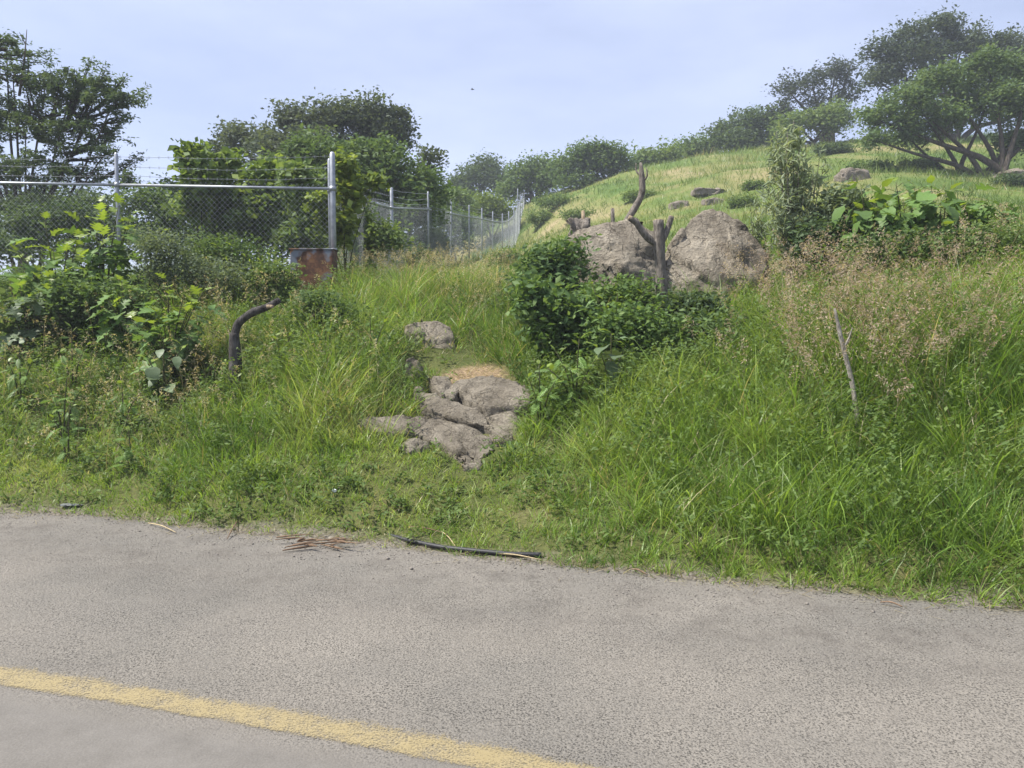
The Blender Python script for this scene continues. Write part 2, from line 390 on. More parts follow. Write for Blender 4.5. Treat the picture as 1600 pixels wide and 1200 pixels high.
def tps_fit(c):
    q = c[:, :2]/S_; r2 = ((q[:, None]-q[None])**2).sum(-1); n_ = len(c)
    A = np.zeros((n_+3, n_+3)); A[:n_, :n_] = tpsk(r2) + 1e-4*np.eye(n_); A[:n_, n_] = 1; A[:n_, n_+1:] = q; A[n_, :n_] = 1; A[n_+1:, :n_] = q.T
    return q, np.linalg.solve(A, np.r_[c[:, 2], 0, 0, 0])
tq, tw = tps_fit(ctl)
def tps(X, Y):
    sh = X.shape; p = np.stack([X.ravel(), Y.ravel()], 1)/S_; o = np.empty(len(p))
    for i in range(0, len(p), 20000):
        b_ = p[i:i+20000]; r2 = ((b_[:, None]-tq[None])**2).sum(-1)
        o[i:i+20000] = tpsk(r2) @ tw[:-3] + tw[-3] + b_ @ tw[-2:]
    return o.reshape(sh)
def axis(lo, a, b, hi, st, g=1.12, mx_=30):
    mid = list(np.arange(a, b, st)); up = [b]; s = st
    while up[-1] < hi: s = min(s*g, mx_); up.append(up[-1]+s)
    dn = [a]; s = st
    while dn[-1] > lo: s = min(s*g, mx_); dn.append(dn[-1]-s)
    return np.array(dn[:0:-1] + mid + up)
gx = axis(-220, -8, 7.5, 220, .135, 1.07); gy = axis(-120, 4.0, 13.5, 260, .13, 1.05)
GX, GY = np.meshgrid(gx, gy)
D_ = dist_edge(GX, GY)
Zt = np.clip(tps(np.clip(GX, -45, 60), np.clip(GY, -20, 105)), 0, 19)
Zt = Zt*sstep(-.05, .5, D_)
Zb = fbm2(GX, GY, .9, 4, 3)*.32*sstep(.3, 2, D_) + fbm2(GX, GY, .12, 3, 5)*1.3*sstep(6, 30, D_) + fbm2(GX, GY, .4, 3, 6)*.5*sstep(8, 20, D_) + fbm2(GX, GY, 4, 2, 9)*.05*sstep(.1, 1, D_)
GZ = np.where(D_ > 0, Zt + Zb + .012*sstep(0, .4, D_), -.03)
GZ = np.where(D_ < -7.6, .0 + .1*fbm2(GX, GY, .3, 3, 2), GZ)
def gz(X, Y):
    X = np.asarray(X, float); Y = np.asarray(Y, float)
    i = np.clip(np.searchsorted(gx, X)-1, 0, len(gx)-2); j = np.clip(np.searchsorted(gy, Y)-1, 0, len(gy)-2)
    u = (X-gx[i])/(gx[i+1]-gx[i]); v = (Y-gy[j])/(gy[j+1]-gy[j])
    return (GZ[j, i]*(1-u)*(1-v) + GZ[j, i+1]*u*(1-v) + GZ[j+1, i]*(1-u)*v + GZ[j+1, i+1]*u*v)
def on_ground(px, Y, dz=0.0):
    X = (px-800)/F*Y*1.0; return np.array([X, Y, float(gz(X, Y))+dz])
def seen_ground(px, py):
    """where the line of sight first meets the ground"""
    d = ray(px, py); t = np.linspace(3, 90, 4000); q = CAM + t[:, None]*d
    hit = np.nonzero(q[:, 2] < gz(q[:, 0], q[:, 1]))[0]
    k = hit[0] if len(hit) else -1
    return q[k]
sandc = seen_ground(742, 592)
def sand_mask(X, Y):
    r = np.hypot((X-sandc[0])/.46, (Y-sandc[1]-.02)/.36) + fbm2(X, Y, 3.0, 3, 21)*.9
    return 1-sstep(.75, 1.1, r)
def grit_mask(X, Y):
    d = dist_edge(X, Y); return (1-sstep(.05, .22, d + fbm2(X, Y, 2.2, 3, 31)*.35))
tcol = np.zeros((GX.size, 3)); tcol[:, 0] = sstep(5.5, 12, D_).ravel(); tcol[:, 1] = sand_mask(GX, GY).ravel(); tcol[:, 2] = grit_mask(GX, GY).ravel()
nx, ny = len(gx), len(gy)
ii, jj = np.meshgrid(np.arange(nx-1), np.arange(ny-1)); q0 = (jj*nx+ii).ravel()
me = meshnp('hillside_ground', np.stack([GX.ravel(), GY.ravel(), GZ.ravel()], 1), np.stack([q0, q0+1, q0+nx+1, q0+nx], 1), M['ground'], tcol, True)
tag(link('hillside_ground', me), 'grassy roadside bank and hillside ground rising behind the road', 'ground', kind='structure')

# road sheet: along X, from the far kerbless edge back towards and behind the camera
rx = axis(-215, -7, 7, 215, .05, 1.1, 15); ts = np.r_[0, .03, .08, .15, .25, .4, .6, .8, .95, 1.1, 1.3, 1.5, 1.7, 1.9, 2.1, 2.3, 2.5, 2.7, 2.85, 3.0, 3.15, 3.3, 3.6, 4.5, 5.5, 6.6, 7.8]
RX, RT = np.meshgrid(rx, ts)
eoff = fbm2(rx, rx*0, 1.3, 4, 41)*.28 + fbm2(rx, rx*0+5, 7, 3, 42)*.10 + .10
RY = Ye(RX) + eoff[None]*np.exp(-RT*2.2) - RT/.953
# the yellow line: upper and lower rims as seen
lt = np.array([G(*p)[:2] for p in [(0, 1040), (160, 1062), (320, 1088), (480, 1113), (640, 1142), (790, 1171), (945, 1200)]])
lb = np.array([G(*p)[:2] for p in [(0, 1070), (160, 1096), (320, 1122), (480, 1150), (640, 1176), (800, 1205)]])
ct, cb = np.polyfit(lt[:, 0], lt[:, 1], 2), np.polyfit(lb[:, 0], lb[:, 1], 1)
def line_top(X):
    X = np.asarray(X, float); xc = np.clip(X, -2.6, .6); s0 = 2*ct[0]*xc + ct[1]
    return np.polyval(ct, xc) + s0*(X-xc) + .028
def line_bot(X): return line_top(X) - .222
D2 = RY - line_bot(RX)
RZ = np.where(RT == 0, -.028, np.where(RT < .1, -.004, .002)) + fbm2(RX, RY, .5, 2, 51)*.006*sstep(0, .5, RT)
rcol = np.zeros((RX.size, 3)); rcol[:, 0] = (1-sstep(-.05, .04, D2)).ravel()
rcol[:, 2] = (np.exp(-((RT-1.05)/.35)**2) + np.exp(-((RT-2.35)/.3)**2)).ravel()
rcol[:, 1] = (sstep(.05, .3, RT)*(1-sstep(.75, 1.5, RT))).ravel()
nx, ny = RX.shape[1], RX.shape[0]
ii, jj = np.meshgrid(np.arange(nx-1), np.arange(ny-1)); q0 = (jj*nx+ii).ravel()
# finer rows are interpolated in Y so that the lane change falls on the line
me = meshnp('road', np.stack([RX.ravel(), RY.ravel(), RZ.ravel()], 1), np.stack([q0, q0+nx, q0+nx+1, q0+1], 1), M['road'], rcol, True)
tag(link('road', me), 'dusty grey chip sealed asphalt road along the foot of the bank', 'road', kind='structure')
lx = np.r_[np.arange(-60, -6, 1.0), np.arange(-6, 4, .04), np.arange(4, 61, 1.0)]
rows = np.linspace(0, 1, 9); LX, LV = np.meshgrid(lx, rows)
LY = line_bot(LX) + (line_top(LX)-line_bot(LX))*LV
lcol = np.zeros((LX.size, 3)); lcol[:, 0] = np.maximum(sstep(.62, 1.0, LV), 1-sstep(0, .16, LV)).ravel()
nx, ny = LX.shape[1], LX.shape[0]; ii, jj = np.meshgrid(np.arange(nx-1), np.arange(ny-1)); q0 = (jj*nx+ii).ravel()
lz = fbm2(LX, LY, .5, 2, 51)*.006 + .0065
me = meshnp('lane_line', np.stack([LX.ravel(), LY.ravel(), lz.ravel()], 1), np.stack([q0, q0+1, q0+nx+1, q0+nx], 1), M['paint'], lcol, True)
tag(link('lane_line', me), 'worn yellow painted line along the asphalt road', 'road marking', kind='structure')

# ------------------------------------------------------------------ rocks
def facets(p, seed):
    """piecewise tilted planes: broken stone faces"""
    i = np.floor(p).astype(np.int64); best = np.full(len(p), 9e9); val = np.zeros(len(p))
    for dx in (-1, 0, 1):
        for dy in (-1, 0, 1):
            for dz in (-1, 0, 1):
                c = i + np.array([dx, dy, dz]); h = [hash3(c[:, 0], c[:, 1], c[:, 2], seed+70+k) for k in range(7)]
                r = p - (c + np.stack(h[:3], 1)); d2 = (r**2).sum(1)
                v = (h[3]-.5)*1.0 + (r*(np.stack(h[4:7], 1)-.5)).sum(1)*1.8
                m = d2 < best; best = np.where(m, d2, best); val = np.where(m, v, val)
    return val
def rock(name, pts, mat, seed, origin, parent=None, cuts=4, amp=.06, freq=2.2, chisel=.5, chip=1.3):
    """a stone: hull of a few corner points, rounded, broken up with noise"""
    bm = bmesh.new()
    for p in pts: bm.verts.new(tuple(float(v) for v in p))
    r = bmesh.ops.convex_hull(bm, input=bm.verts)
    for v in [v for v in bm.verts if not v.link_faces]: bm.verts.remove(v)
    bmesh.ops.triangulate(bm, faces=bm.faces[:])
    sz = max((max(v.co[k] for v in bm.verts)-min(v.co[k] for v in bm.verts)) for k in range(3))
    for _ in range(cuts+3):
        lim = sz/(2.2**cuts)
        e = [e for e in bm.edges if e.calc_length() > lim*1.4]
        if not e: break
        bmesh.ops.subdivide_edges(bm, edges=e, cuts=1, use_grid_fill=False)
        bmesh.ops.triangulate(bm, faces=[f for f in bm.faces if len(f.verts) > 3])
    for _ in range(2): bmesh.ops.smooth_vert(bm, verts=bm.verts, factor=.5, use_axis_x=True, use_axis_y=True, use_axis_z=True)
    bm.normal_update()
    co = np.array([v.co for v in bm.verts]); no = np.array([v.normal for v in bm.verts])
    fac = facets(co*freq*.9, seed)
    n1 = fbm(co*freq, 5, seed, .55); n2 = fbm(co*freq*np.array([.7, .7, 2.2])*1.7 + 9, 4, seed+20)
    ridge = -np.clip(.09-np.abs(n2), 0, 1)*chisel*4
    d = (n1*1.5 + ridge + fac*chip)*amp + fbm(co*freq*6, 4, seed+40, .6)*amp*.75
    co = co + no*d[:, None] - np.asarray(origin)
    for v, c in zip(bm.verts, co): v.co = c
    bm.normal_update()
    me = bpy.data.meshes.new(name); bm.to_mesh(me); bm.free(); me.materials.append(mat)
    for p in me.polygons: p.use_smooth = True
    return link(name, me, parent)
def boulder(name, outline, depth, thick, mat, label, cat, seed, cuts=4, amp=.06, freq=2.2, group=None, top_in=.35, sink=.5):
    """outline points (px, py, depth offset) of the face towards the road; the body goes back by `thick` and under the ground by `sink`"""
    fr = np.array([P(px, py, depth+dy) for px, py, dy in outline])
    c = fr.mean(0)
    bk = c + (fr-c)*np.array([.86, 1, .8]) + np.array([0.03, thick, -.12])
    low = fr[fr[:, 2] < c[2]] + np.array([0, .1, -sink])
    base = np.array([c[0], c[1]+thick/2, 0]); base[2] = float(gz(base[0], base[1]))
    o = rock(name, np.concatenate([fr, bk, low]), mat, seed, base, None, cuts, amp, freq)
    o.location = base
    tag(o, label, cat, group)
    return o
boulder('boulder', [(885, 378, .15), (903, 360, .25), (935, 352, .2), (965, 345, .25), (1008, 344, .3), (1032, 368, .1), (1038, 430, 0), (1030, 490, -.1), (960, 495, -.1), (926, 470, -.05), (914, 418, 0), (890, 392, .1), (970, 420, -.22), (950, 470, -.25), (985, 380, -.05)],
        10.4, 1.2, M['boulder'], 'large grey boulder with steep streaked face, left of the pair', 'boulder', 3, 5, .050, 2.4, 'pair of boulders on the bank')
boulder('boulder', [(1031, 440, 0), (1039, 402, .05), (1058, 368, .2), (1078, 341, .3), (1100, 327, .4), (1130, 328, .4), (1154, 345, .3), (1178, 370, .2), (1198, 388, .15), (1199, 425, 0), (1196, 480, -.1), (1110, 490, -.3), (1040, 490, -.1), (1100, 410, -.12), (1150, 430, -.22), (1075, 440, -.2)],
        10.5, 1.2, M['boulder'], 'large pale grey boulder with domed top and sloping right side', 'boulder', 8, 5, .040, 2.6, 'pair of boulders on the bank')
boulder('boulder_slab', [(1138, 362, .0), (1160, 372, .05), (1186, 386, .05), (1200, 398, .0), (1203, 440, -.1), (1196, 462, -.1), (1176, 440, -.12), (1158, 412, -.08)],
        10.32, .5, M['boulder'], 'split grey slab leaning on the right side of the domed boulder', 'boulder', 14, 4, .03, 4.0)
# rock ledge on the worn way up the bank: separate slabs with cracks between them
led = empty('rock_ledge', seen_ground(715, 668)); tag(led, 'cracked pale rock ledge breaking out of the grassy bank', 'rock ledge')
lo = np.array(led.location)
slabs = [ # outline px, py ; lift above ground, body thickness
    ([(717, 622), (742, 613), (772, 611), (806, 622), (824, 632), (822, 650), (790, 654), (757, 659), (733, 646)], .17, .5),
    ([(730, 640), (760, 650), (800, 642), (812, 655), (803, 680), (770, 682), (745, 665)], -.02, .30),
    ([(655, 624), (692, 640), (722, 648), (752, 660), (768, 682), (742, 678), (714, 662), (668, 654)], .12, .35),
    ([(668, 610), (702, 610), (717, 630), (709, 644), (688, 636)], .16, .4),
    ([(632, 660), (672, 664), (716, 669), (756, 688), (769, 706), (742, 722), (714, 712), (648, 683)], .05, .3),
    ([(562, 661), (620, 658), (662, 668), (645, 682), (582, 680)], .05, .3),
    ([(767, 681), (791, 680), (799, 694), (777, 700)], .06, .25),
    ([(624, 703), (640, 695), (660, 695), (664, 706), (640, 712)], .04, .25),
    ([(700, 712), (728, 714), (752, 722), (748, 735), (722, 734)], .03, .25)]
for k, (ol, lift, th) in enumerate(slabs):
    c0 = seen_ground(np.mean([p[0] for p in ol]), np.mean([p[1] for p in ol]))
    top = []
    for px, py in ol:
        g = seen_ground(px, py); d = ray(px, py)
        top.append(g + np.array([0, 0, lift]) - np.array([0, d[1], 0])*0 )
    top = np.array(top); cc = top.mean(0)
    bot = cc + (top-cc)*1.06 + np.array([0, .05, -th])
    rock('slab', np.concatenate([cc + (top-cc)*1.12, bot, [cc + np.array([0, 0, .04])]]), M['ledge'], 30+k, lo, led, 4, .030, 4.2, 1.2, 1.5)
bed = [(640, 672), (668, 618), (712, 606), (760, 606), (812, 630), (806, 684), (770, 716), (720, 722), (645, 694)]
bp_ = np.array([seen_ground(*p) for p in bed]); cc = bp_.mean(0)
rock('bedrock', np.concatenate([bp_ + np.array([0, 0, -.03]), bp_ + np.array([0, .1, -.5])]), M['ledge'], 77, lo, led, 5, .045, 2.6, 1.0, 1.6)
ol = [(634, 560), (645, 554), (655, 566), (658, 588), (632, 590)]
g0 = on_ground(646, 8.9)
boulder('standing_stone', [(p[0], p[1], 0) for p in ol], 8.6, .18, M['ledge'], 'small upright pale stone standing in grass above the ledge', 'stone', 51, 4, .02, 6, sink=.3)
boulder('mossy_rock', [(632, 508, .1), (655, 499, .2), (685, 500, .2), (708, 515, .1), (714, 545, 0), (690, 556, -.1), (655, 548, -.1), (640, 528, 0)], 9.5, .6, M['boulder'], 'dark rounded rock with dry grass on top above the ledge', 'rock', 53, 4, .035, 4)
for px, py, Y, wd, ht, lab in [(1108, 296, 36, 1.6, .32, 'low flat rock on the grassy hill above the domed boulder'), (1114, 312, 33, .95, .28, 'small rock below the flat rock on the grassy hill'),
        (1332, 274, 30, 1.1, .45, 'dark rock on the hillside left of the spreading tree'), (1583, 270, 35, 1.6, .4, 'dark rock beside the foot of the spreading tree, right edge'),
        (1060, 318, 34, .9, .35, 'half buried stone on the hill left of the flat rock')]:
    g = seen_ground(px, py+6); s = g[1]/Y
    pts = [g + np.array([a*wd*s/2*random.uniform(.8, 1.1), b*wd*s/2*.6, c*ht*s]) for a in (-1, 0, 1) for b in (-1, 0, 1) for c in (-.5, .35, random.uniform(.5, .9))if not (abs(a)+abs(b) == 2 and c > .5)]
    o = rock('hill_rock', pts, M['hillrock'], int(px), g, None, 4, .05*wd, 2.4); o.location = g; tag(o, lab, 'rock', 'rocks on the hillside')

# ------------------------------------------------------------------ fences
def wire_mesh_panel(acc, a0, a1, b0, b1, pitch, r):
    """diagonal wires between bottom edge a0->a1 and top edge b0->b1"""
    a0, a1, b0, b1 = map(np.asarray, (a0, a1, b0, b1)); Lh = np.linalg.norm(a1-a0); Hh = np.linalg.norm(b0-a0)
    def pt(u, v): return (a0*(1-u)+a1*u)*(1-v) + (b0*(1-u)+b1*u)*v
    n_ = np.cross(a1-a0, b0-a0); n_ /= np.linalg.norm(n_)
    for s in (1, -1):
        x = -Hh if s > 0 else 0
        lim = Lh if s > 0 else Lh+Hh
        while x < lim:
            # line x + s*t for t in 0..Hh
            t0, t1 = 0, Hh
            if s > 0: t0 = max(0, -x); t1 = min(Hh, Lh-x)
            else: t0 = max(0, x-Lh); t1 = min(Hh, x)
            if t1 - t0 > .02:
                p, q = pt((x+s*t0)/Lh, t0/Hh) + n_*r*s, pt((x+s*t1)/Lh, t1/Hh) + n_*r*s
                acc.add(*tube([p, q], r, 3, False))
            x += pitch
FH = 2.0
def fence(posts, label, mesh_to=None, big=(), pitch=.085, wr=.0017):
    """posts: list of (x, y, z of rail, extension above the rail)"""
    p0 = posts[0]; root = empty('chain_link_fence', (p0[0], p0[1], float(gz(p0[0], p0[1])))); tag(root, label, 'fence', 'chain link fences'); o = np.array(root.location)
    for i, (x, y, zr, ex) in enumerate(posts):
        r = .043 if i in big else .030; zb = float(gz(x, y)) - .3
        a = Acc(); a.add(*tube([(x, y, zb), (x, y, zr+ex-.03), (x, y, zr+ex)], [r, r, r*.5], 8))
        ob = link('post', a.mesh('post', M['galv'], True, o), root)
        for z in ([zr, zr-.95] if i in big else [zr]):
            c = Acc(); c.add(*tube([(x, y, z-.035), (x, y, z+.035)], r+.012, 8)); link('clamp', c.mesh('clamp', M['galv'], True, o), ob)
    for i in range(len(posts)-1):
        x0, y0, z0, e0 = posts[i]; x1, y1, z1, e1 = posts[i+1]
        a = Acc(); a.add(*tube([(x0, y0, z0), (x1, y1, z1)], .022, 7)); link('top_rail', a.mesh('top_rail', M['galv'], True, o), root)
        a = Acc(); wire_mesh_panel(a, (x0, y0, z0-FH), (x1, y1, z1-FH), (x0, y0, z0+.07), (x1, y1, z1+.07), pitch*(1 if y0 < 25 else 1.6), wr*(1 if y0 < 15 else 1.3 if y0 < 25 else 1.8))
        tag(link('wire_mesh', a.mesh('wire_mesh', M['galv'], False, o), root), kind='stuff')
        for f in (.28, .58, .88):
            k = np.linspace(0, 1, 9); sag = -.05*np.sin(k*math.pi)*random.uniform(.5, 1.3)
            pts = np.stack([x0+(x1-x0)*k, y0+(y1-y0)*k, (z0+e0*f)*(1-k)+(z1+e1*f)*k+sag+np.array([random.uniform(-.01, .01) for _ in k])], 1)
            a = Acc(); a.add(*tube(pts, .0035 if y0 < 15 else .005, 3, False))
            if y0 < 15:
                for t in np.arange(.02, 1, .045):
                    c = np.array([np.interp(t, k, pts[:, m]) for m in range(3)])
                    for s in (1, -1): a.add(*tube([c-np.array([.01, .0, .022*s]), c+np.array([.01, .0, .022*s])], .0022, 3, False))
            link('barbed_wire', a.mesh('barbed_wire', M['galv'], False, o), root)
def post_at(px, Y, py_rail, ext): 
    q = P(px, py_rail, Y); return (q[0], q[1], q[2], ext)
fence([post_at(-480, 12.5, 279, .5), post_at(-150, 12.3, 283, .5), post_at(183, 12.1, 289, .5), post_at(520, 11.9, 295, .56)], 'chain link fence along the top of the bank with barbed wire', big=(3,))
side = [(520, 12.15, 297, .5), (612, 19, 325, .5), (669, 22, 327, .5), (705, 26, 334, .5), (733, 29, 339, .45), (753, 32, 342, .45), (770, 35, 346, .45), (785, 38, 348, .45), (795, 41, 345, .5), (803, 44, 337, .5), (809, 47, 322, 1.05), (813, 50, 314, .45), (816, 53, 312, .45), (819, 56, 311, .45), (822, 59, 310, .45)]
side = [post_at(p[0], p[1], p[2], p[3]) for p in side]
side[0] = (side[0][0]-.06, side[0][1]+.05, side[0][2], side[0][3])
fence(side, 'chain link fence running away uphill beside the grassy path', big=(1,))
# rusty sheet metal box at the corner post
bx0, bx1 = P(452, 390, 11.5), P(520, 388, 11.5)
gzb = float(gz((bx0[0]+bx1[0])/2, 11.5))
root = empty('rusty_metal_box', ((bx0[0]+bx1[0])/2, 11.55, gzb)); tag(root, 'rusty brown sheet metal box beside the corner post', 'metal box')
hw, hh = (bx1[0]-bx0[0])/2, bx0[2]-gzb
def box_mesh(name, x0, x1, y0, y1, z0, z1, mat, bev=.008):
    bm = bmesh.new(); bmesh.ops.create_cube(bm, size=1)
    for v in bm.verts: v.co = Vector(((x0+x1)/2+v.co.x*(x1-x0), (y0+y1)/2+v.co.y*(y1-y0), (z0+z1)/2+v.co.z*(z1-z0)))
    bmesh.ops.bevel(bm, geom=bm.edges[:], offset=bev, segments=1, affect='EDGES')
    me = bpy.data.meshes.new(name); bm.to_mesh(me); bm.free(); me.materials.append(mat); return me
link('cabinet', box_mesh('cabinet', -hw, hw, -.02, .25, -.1, hh, M['rust']), root)
link('door', box_mesh('door', -hw*.22, hw*.94, -.034, -.022, .02, hh*.96, M['rust'], .003), root)
link('lid', box_mesh('lid', -hw-.015, hw+.015, -.04, .27, hh+.002, hh+.02, M['rust'], .004), root)

# ------------------------------------------------------------------ dead wood
def limb(name, pts, rads, mat, parent=None, origin=(0, 0, 0), sides=10, n_=18, seed=0, rough=.12, knots=True):
    q = smooth_poly(np.c_[np.asarray(pts, float), np.asarray(rads, float)], n_)
    V, Fc = tube(q[:, :3], q[:, 3], sides)
    c = np.r_[np.repeat(np.arange(n_), sides), 0, n_-1]; ctr = q[c, :3]; rr = q[c, 3]
    k = 1 + rough*2*fbm(V*np.array([9, 9, 4.]), 3, seed)
    if knots: k = k + .16*np.clip(fbm(V*5, 2, seed+5), 0, 1)*2
    V = ctr + (V-ctr)*k[:, None]
    a = Acc(); a.add(V, Fc); return link(name, a.mesh(name, mat, True, origin), parent)
g = P(1036, 508, 9.6); g[2] = float(gz(g[0], g[1])); root = empty('pollarded_tree', g); tag(root, 'leafless pollarded tree with three cut stubs between the boulders', 'dead tree'); o = np.array(root.location)
limb('trunk', [g-np.array([0, 0, .25]), P(1036, 500, 9.6), P(1033, 440, 9.6), P(1031, 390, 9.6), P(1029, 344, 9.6)], [.082, .076, .070, .066, .064], M['greybark'], root, o, 12, 30, 3, .22)
limb('cut_face', [P(1029, 345, 9.6)-np.array([0, 0, .02]), P(1029, 343, 9.6)], [.050, .048], M['cutwood'], root, o, 12, 3, 3, .04, False)
lb_ = limb('branch', [P(1030, 384, 9.6), P(1015, 374, 9.58), P(1002, 360, 9.56), P(994, 347, 9.54), P(984, 341, 9.52)], [.052, .046, .042, .04, .036], M['greybark'], root, o, 10, 20, 5, .22)
limb('cut_end', [P(988, 342.5, 9.525), P(982.5, 339.6, 9.515)], [.033, .031], M['cutwood'], lb_, o, 10, 3, 6, .04, False)
lb_ = limb('branch', [P(1033, 378, 9.6), P(1041, 364, 9.62), P(1049, 339, 9.65)], [.044, .036, .034], M['greybark'], root, o, 10, 12, 7)
limb('cut_end', [P(1048.5, 340, 9.65), P(1049.5, 337.5, 9.65)], [.03, .028], M['cutwood'], lb_, o, 10, 3, 6, .04, False)
g = np.array([P(968, 372, 11.9)[0], 11.9, 0]); g[2] = float(gz(g[0], g[1])); root = empty('dead_stem', g); tag(root, 'crooked dead trunk rising behind the left boulder', 'dead tree'); o = np.array(root.location)
limb('trunk', [g-np.array([0, 0, .2]), P(974, 355, 11.9), P(985, 335, 11.9), P(1000, 312, 11.9), P(1004, 300, 11.9), P(1003, 270, 11.9), P(1001, 254, 11.9)], [.065, .06, .052, .05, .054, .042, .016], M['greybark'], root, o, 9, 34, 9, .3)
limb('twig', [P(1003, 285, 11.9), P(1012, 276, 11.85), P(1010, 262, 11.85)], [.02, .015, .008], M['greybark'], root, o, 6, 8, 9)
limb('twig', [P(1003, 275, 11.9), P(993, 268, 11.95), P(994, 255, 11.95)], [.02, .013, .007], M['greybark'], root, o, 6, 8, 10)
g = P(367, 600, 8.2); g[2] = float(gz(g[0], g[1])); root = empty('bent_stump', g); tag(root, 'black weathered bent limb leaning over the grass, left of the ledge', 'dead branch'); o = np.array(root.location)
limb('lower_limb', [g-np.array([0, 0, .2]), g, P(368, 560, 8.2), P(366, 540, 8.2), P(366, 520, 8.2)], [.066, .064, .060, .060, .056], M['burnt'], root, o, 10, 26, 11, .3)
limb('upper_limb', [P(366, 524, 8.2), P(372, 505, 8.2), P(392, 489, 8.18), P(416, 481, 8.16), P(437, 469, 8.15)], [.043, .045, .042, .040, .032], M['burnt'], root, o, 10, 28, 12, .3)
limb('snag', [P(418, 479, 8.11), P(427, 479, 8.08)], [.022, .018], M['cutwood'], root, o, 8, 4, 12)
g = P(1342, 690, 6.25); g[2] = float(gz(g[0], g[1])); root = empty('dry_pole', g); tag(root, 'thin bare grey dead stem standing in the grass below pink seed heads', 'dead stem'); o = np.array(root.location)
limb('stem', [g-np.array([0, 0, .15]), g, P(1338, 640, 6.25), P(1330, 590, 6.27), P(1318, 545, 6.28), P(1310, 510, 6.28), P(1304, 482, 6.28)], [.022, .021, .02, .019, .018, .017, .010], M['palewood'], root, o, 8, 26, 13, .25)
limb('twig', [P(1318, 545, 6.28), P(1326, 530, 6.26), P(1332, 512, 6.26)], [.010, .008, .004], M['palewood'], root, o, 6, 8, 14)
for px, py0, py1, Y, r, mt, lab, nm in [(912, 352, 330, 12.4, .03, 'cutwood', 'short pale cut stake behind the left boulder', 'cut_stake'), (958, 350, 326, 13.5, .035, 'greybark', 'short grey stub left of the crooked dead trunk', 'cut_stub')]:
    g = P(px, py0, Y); g[2] = float(gz(g[0], g[1])); root = empty(nm, g); tag(root, lab, 'stake'); o = np.array(root.location)
    limb('stake', [g-np.array([0, 0, .1]), P(px, py0, Y), P(px-1, py1, Y)], [r*1.2, r, r*.9], M[mt], root, o, 8, 8, 20)
    limb('cut_top', [P(px-1, py1+1, Y), P(px-1, py1-1, Y)], [r*.75, r*.7], M['cutwood'], root, o, 8, 3, 20, .03, False)
# burl stump left of the stake
boulder('tangled_stump', [(888, 352, 0), (893, 341, .05), (905, 337, .1), (918, 340, .1), (921, 352, 0), (905, 357, -.08)], 12.2, .3, M['greybark'], 'knobbly grey stump remnant behind the left boulder', 'stump', 71, 4, .06, 7, sink=.55)

# ------------------------------------------------------------------ trees
def branchset(base, lobes, n_tips, rnd, trunk_r, stems=1, fork=.35, spread=.25):
    """skeleton growing from the base through limbs to tips spread through the lobes"""
    base = np.asarray(base, float); segs = []; nodes = []; tips = []
    vol = np.array([l[3]*l[4]*l[5] for l in lobes])**.72; cnt = np.maximum(3, (vol/vol.sum()*n_tips)).astype(int)
    cen = np.mean([l[:3] for l in lobes], axis=0)
    for i, l in enumerate(lobes):
        c = np.array(l[:3]); h = c[2]-base[2]
        off = np.array([rnd.uniform(-1, 1), rnd.uniform(-1, 1), 0])*spread*(trunk_r*4 if stems > 1 else 0)
        f = base + off + np.array([(c[0]-base[0])*.10, (c[1]-base[1])*.10, h*fork*rnd.uniform(.8, 1.15)])
        m = f*(.5) + c*.5 + np.array([rnd.uniform(-.1, .1)*l[3], rnd.uniform(-.1, .1)*l[4], -.05*h])
        pl = smooth_poly([base+off-np.array([0, 0, .3]), f, m, c], 9)
        rr = np.linspace(trunk_r*(1 if stems == 1 or i == 0 else .75), trunk_r*.16, 9)
        segs.append((pl, rr)); nl = [(p, r) for p, r in zip(pl[3:], rr[3:])]
        for k in range(cnt[i]):
            v = rnd.normal(size=3); v /= np.linalg.norm(v); v[2] = abs(v[2])*.9 if rnd.random() < .68 else v[2]
            q = c + v*np.array(l[3:6])*(rnd.uniform(.2, 1.0)**.5)*(rnd.uniform(1.0, 1.24) if rnd.random() < .2 else rnd.uniform(.7, 1.0))
            dd = [np.linalg.norm(q-p)+.6*max(0, p[2]-q[2]) for p, r in nl]; j = int(np.argmin(dd)); p, r = nl[j]
            mid = (p+q)/2 + np.array([rnd.normal()*.08, rnd.normal()*.08, .08])*np.linalg.norm(q-p)
            pl2 = np.array([p, p*.4+mid*.6, mid*.55+q*.45, q]); r1 = min(r*.7, trunk_r*.2)
            segs.append((pl2, np.linspace(max(r1, trunk_r*.05), trunk_r*.025, 4)))
            nl.append((mid, r1*.6)); tips.append(pl2)
    return segs, tips
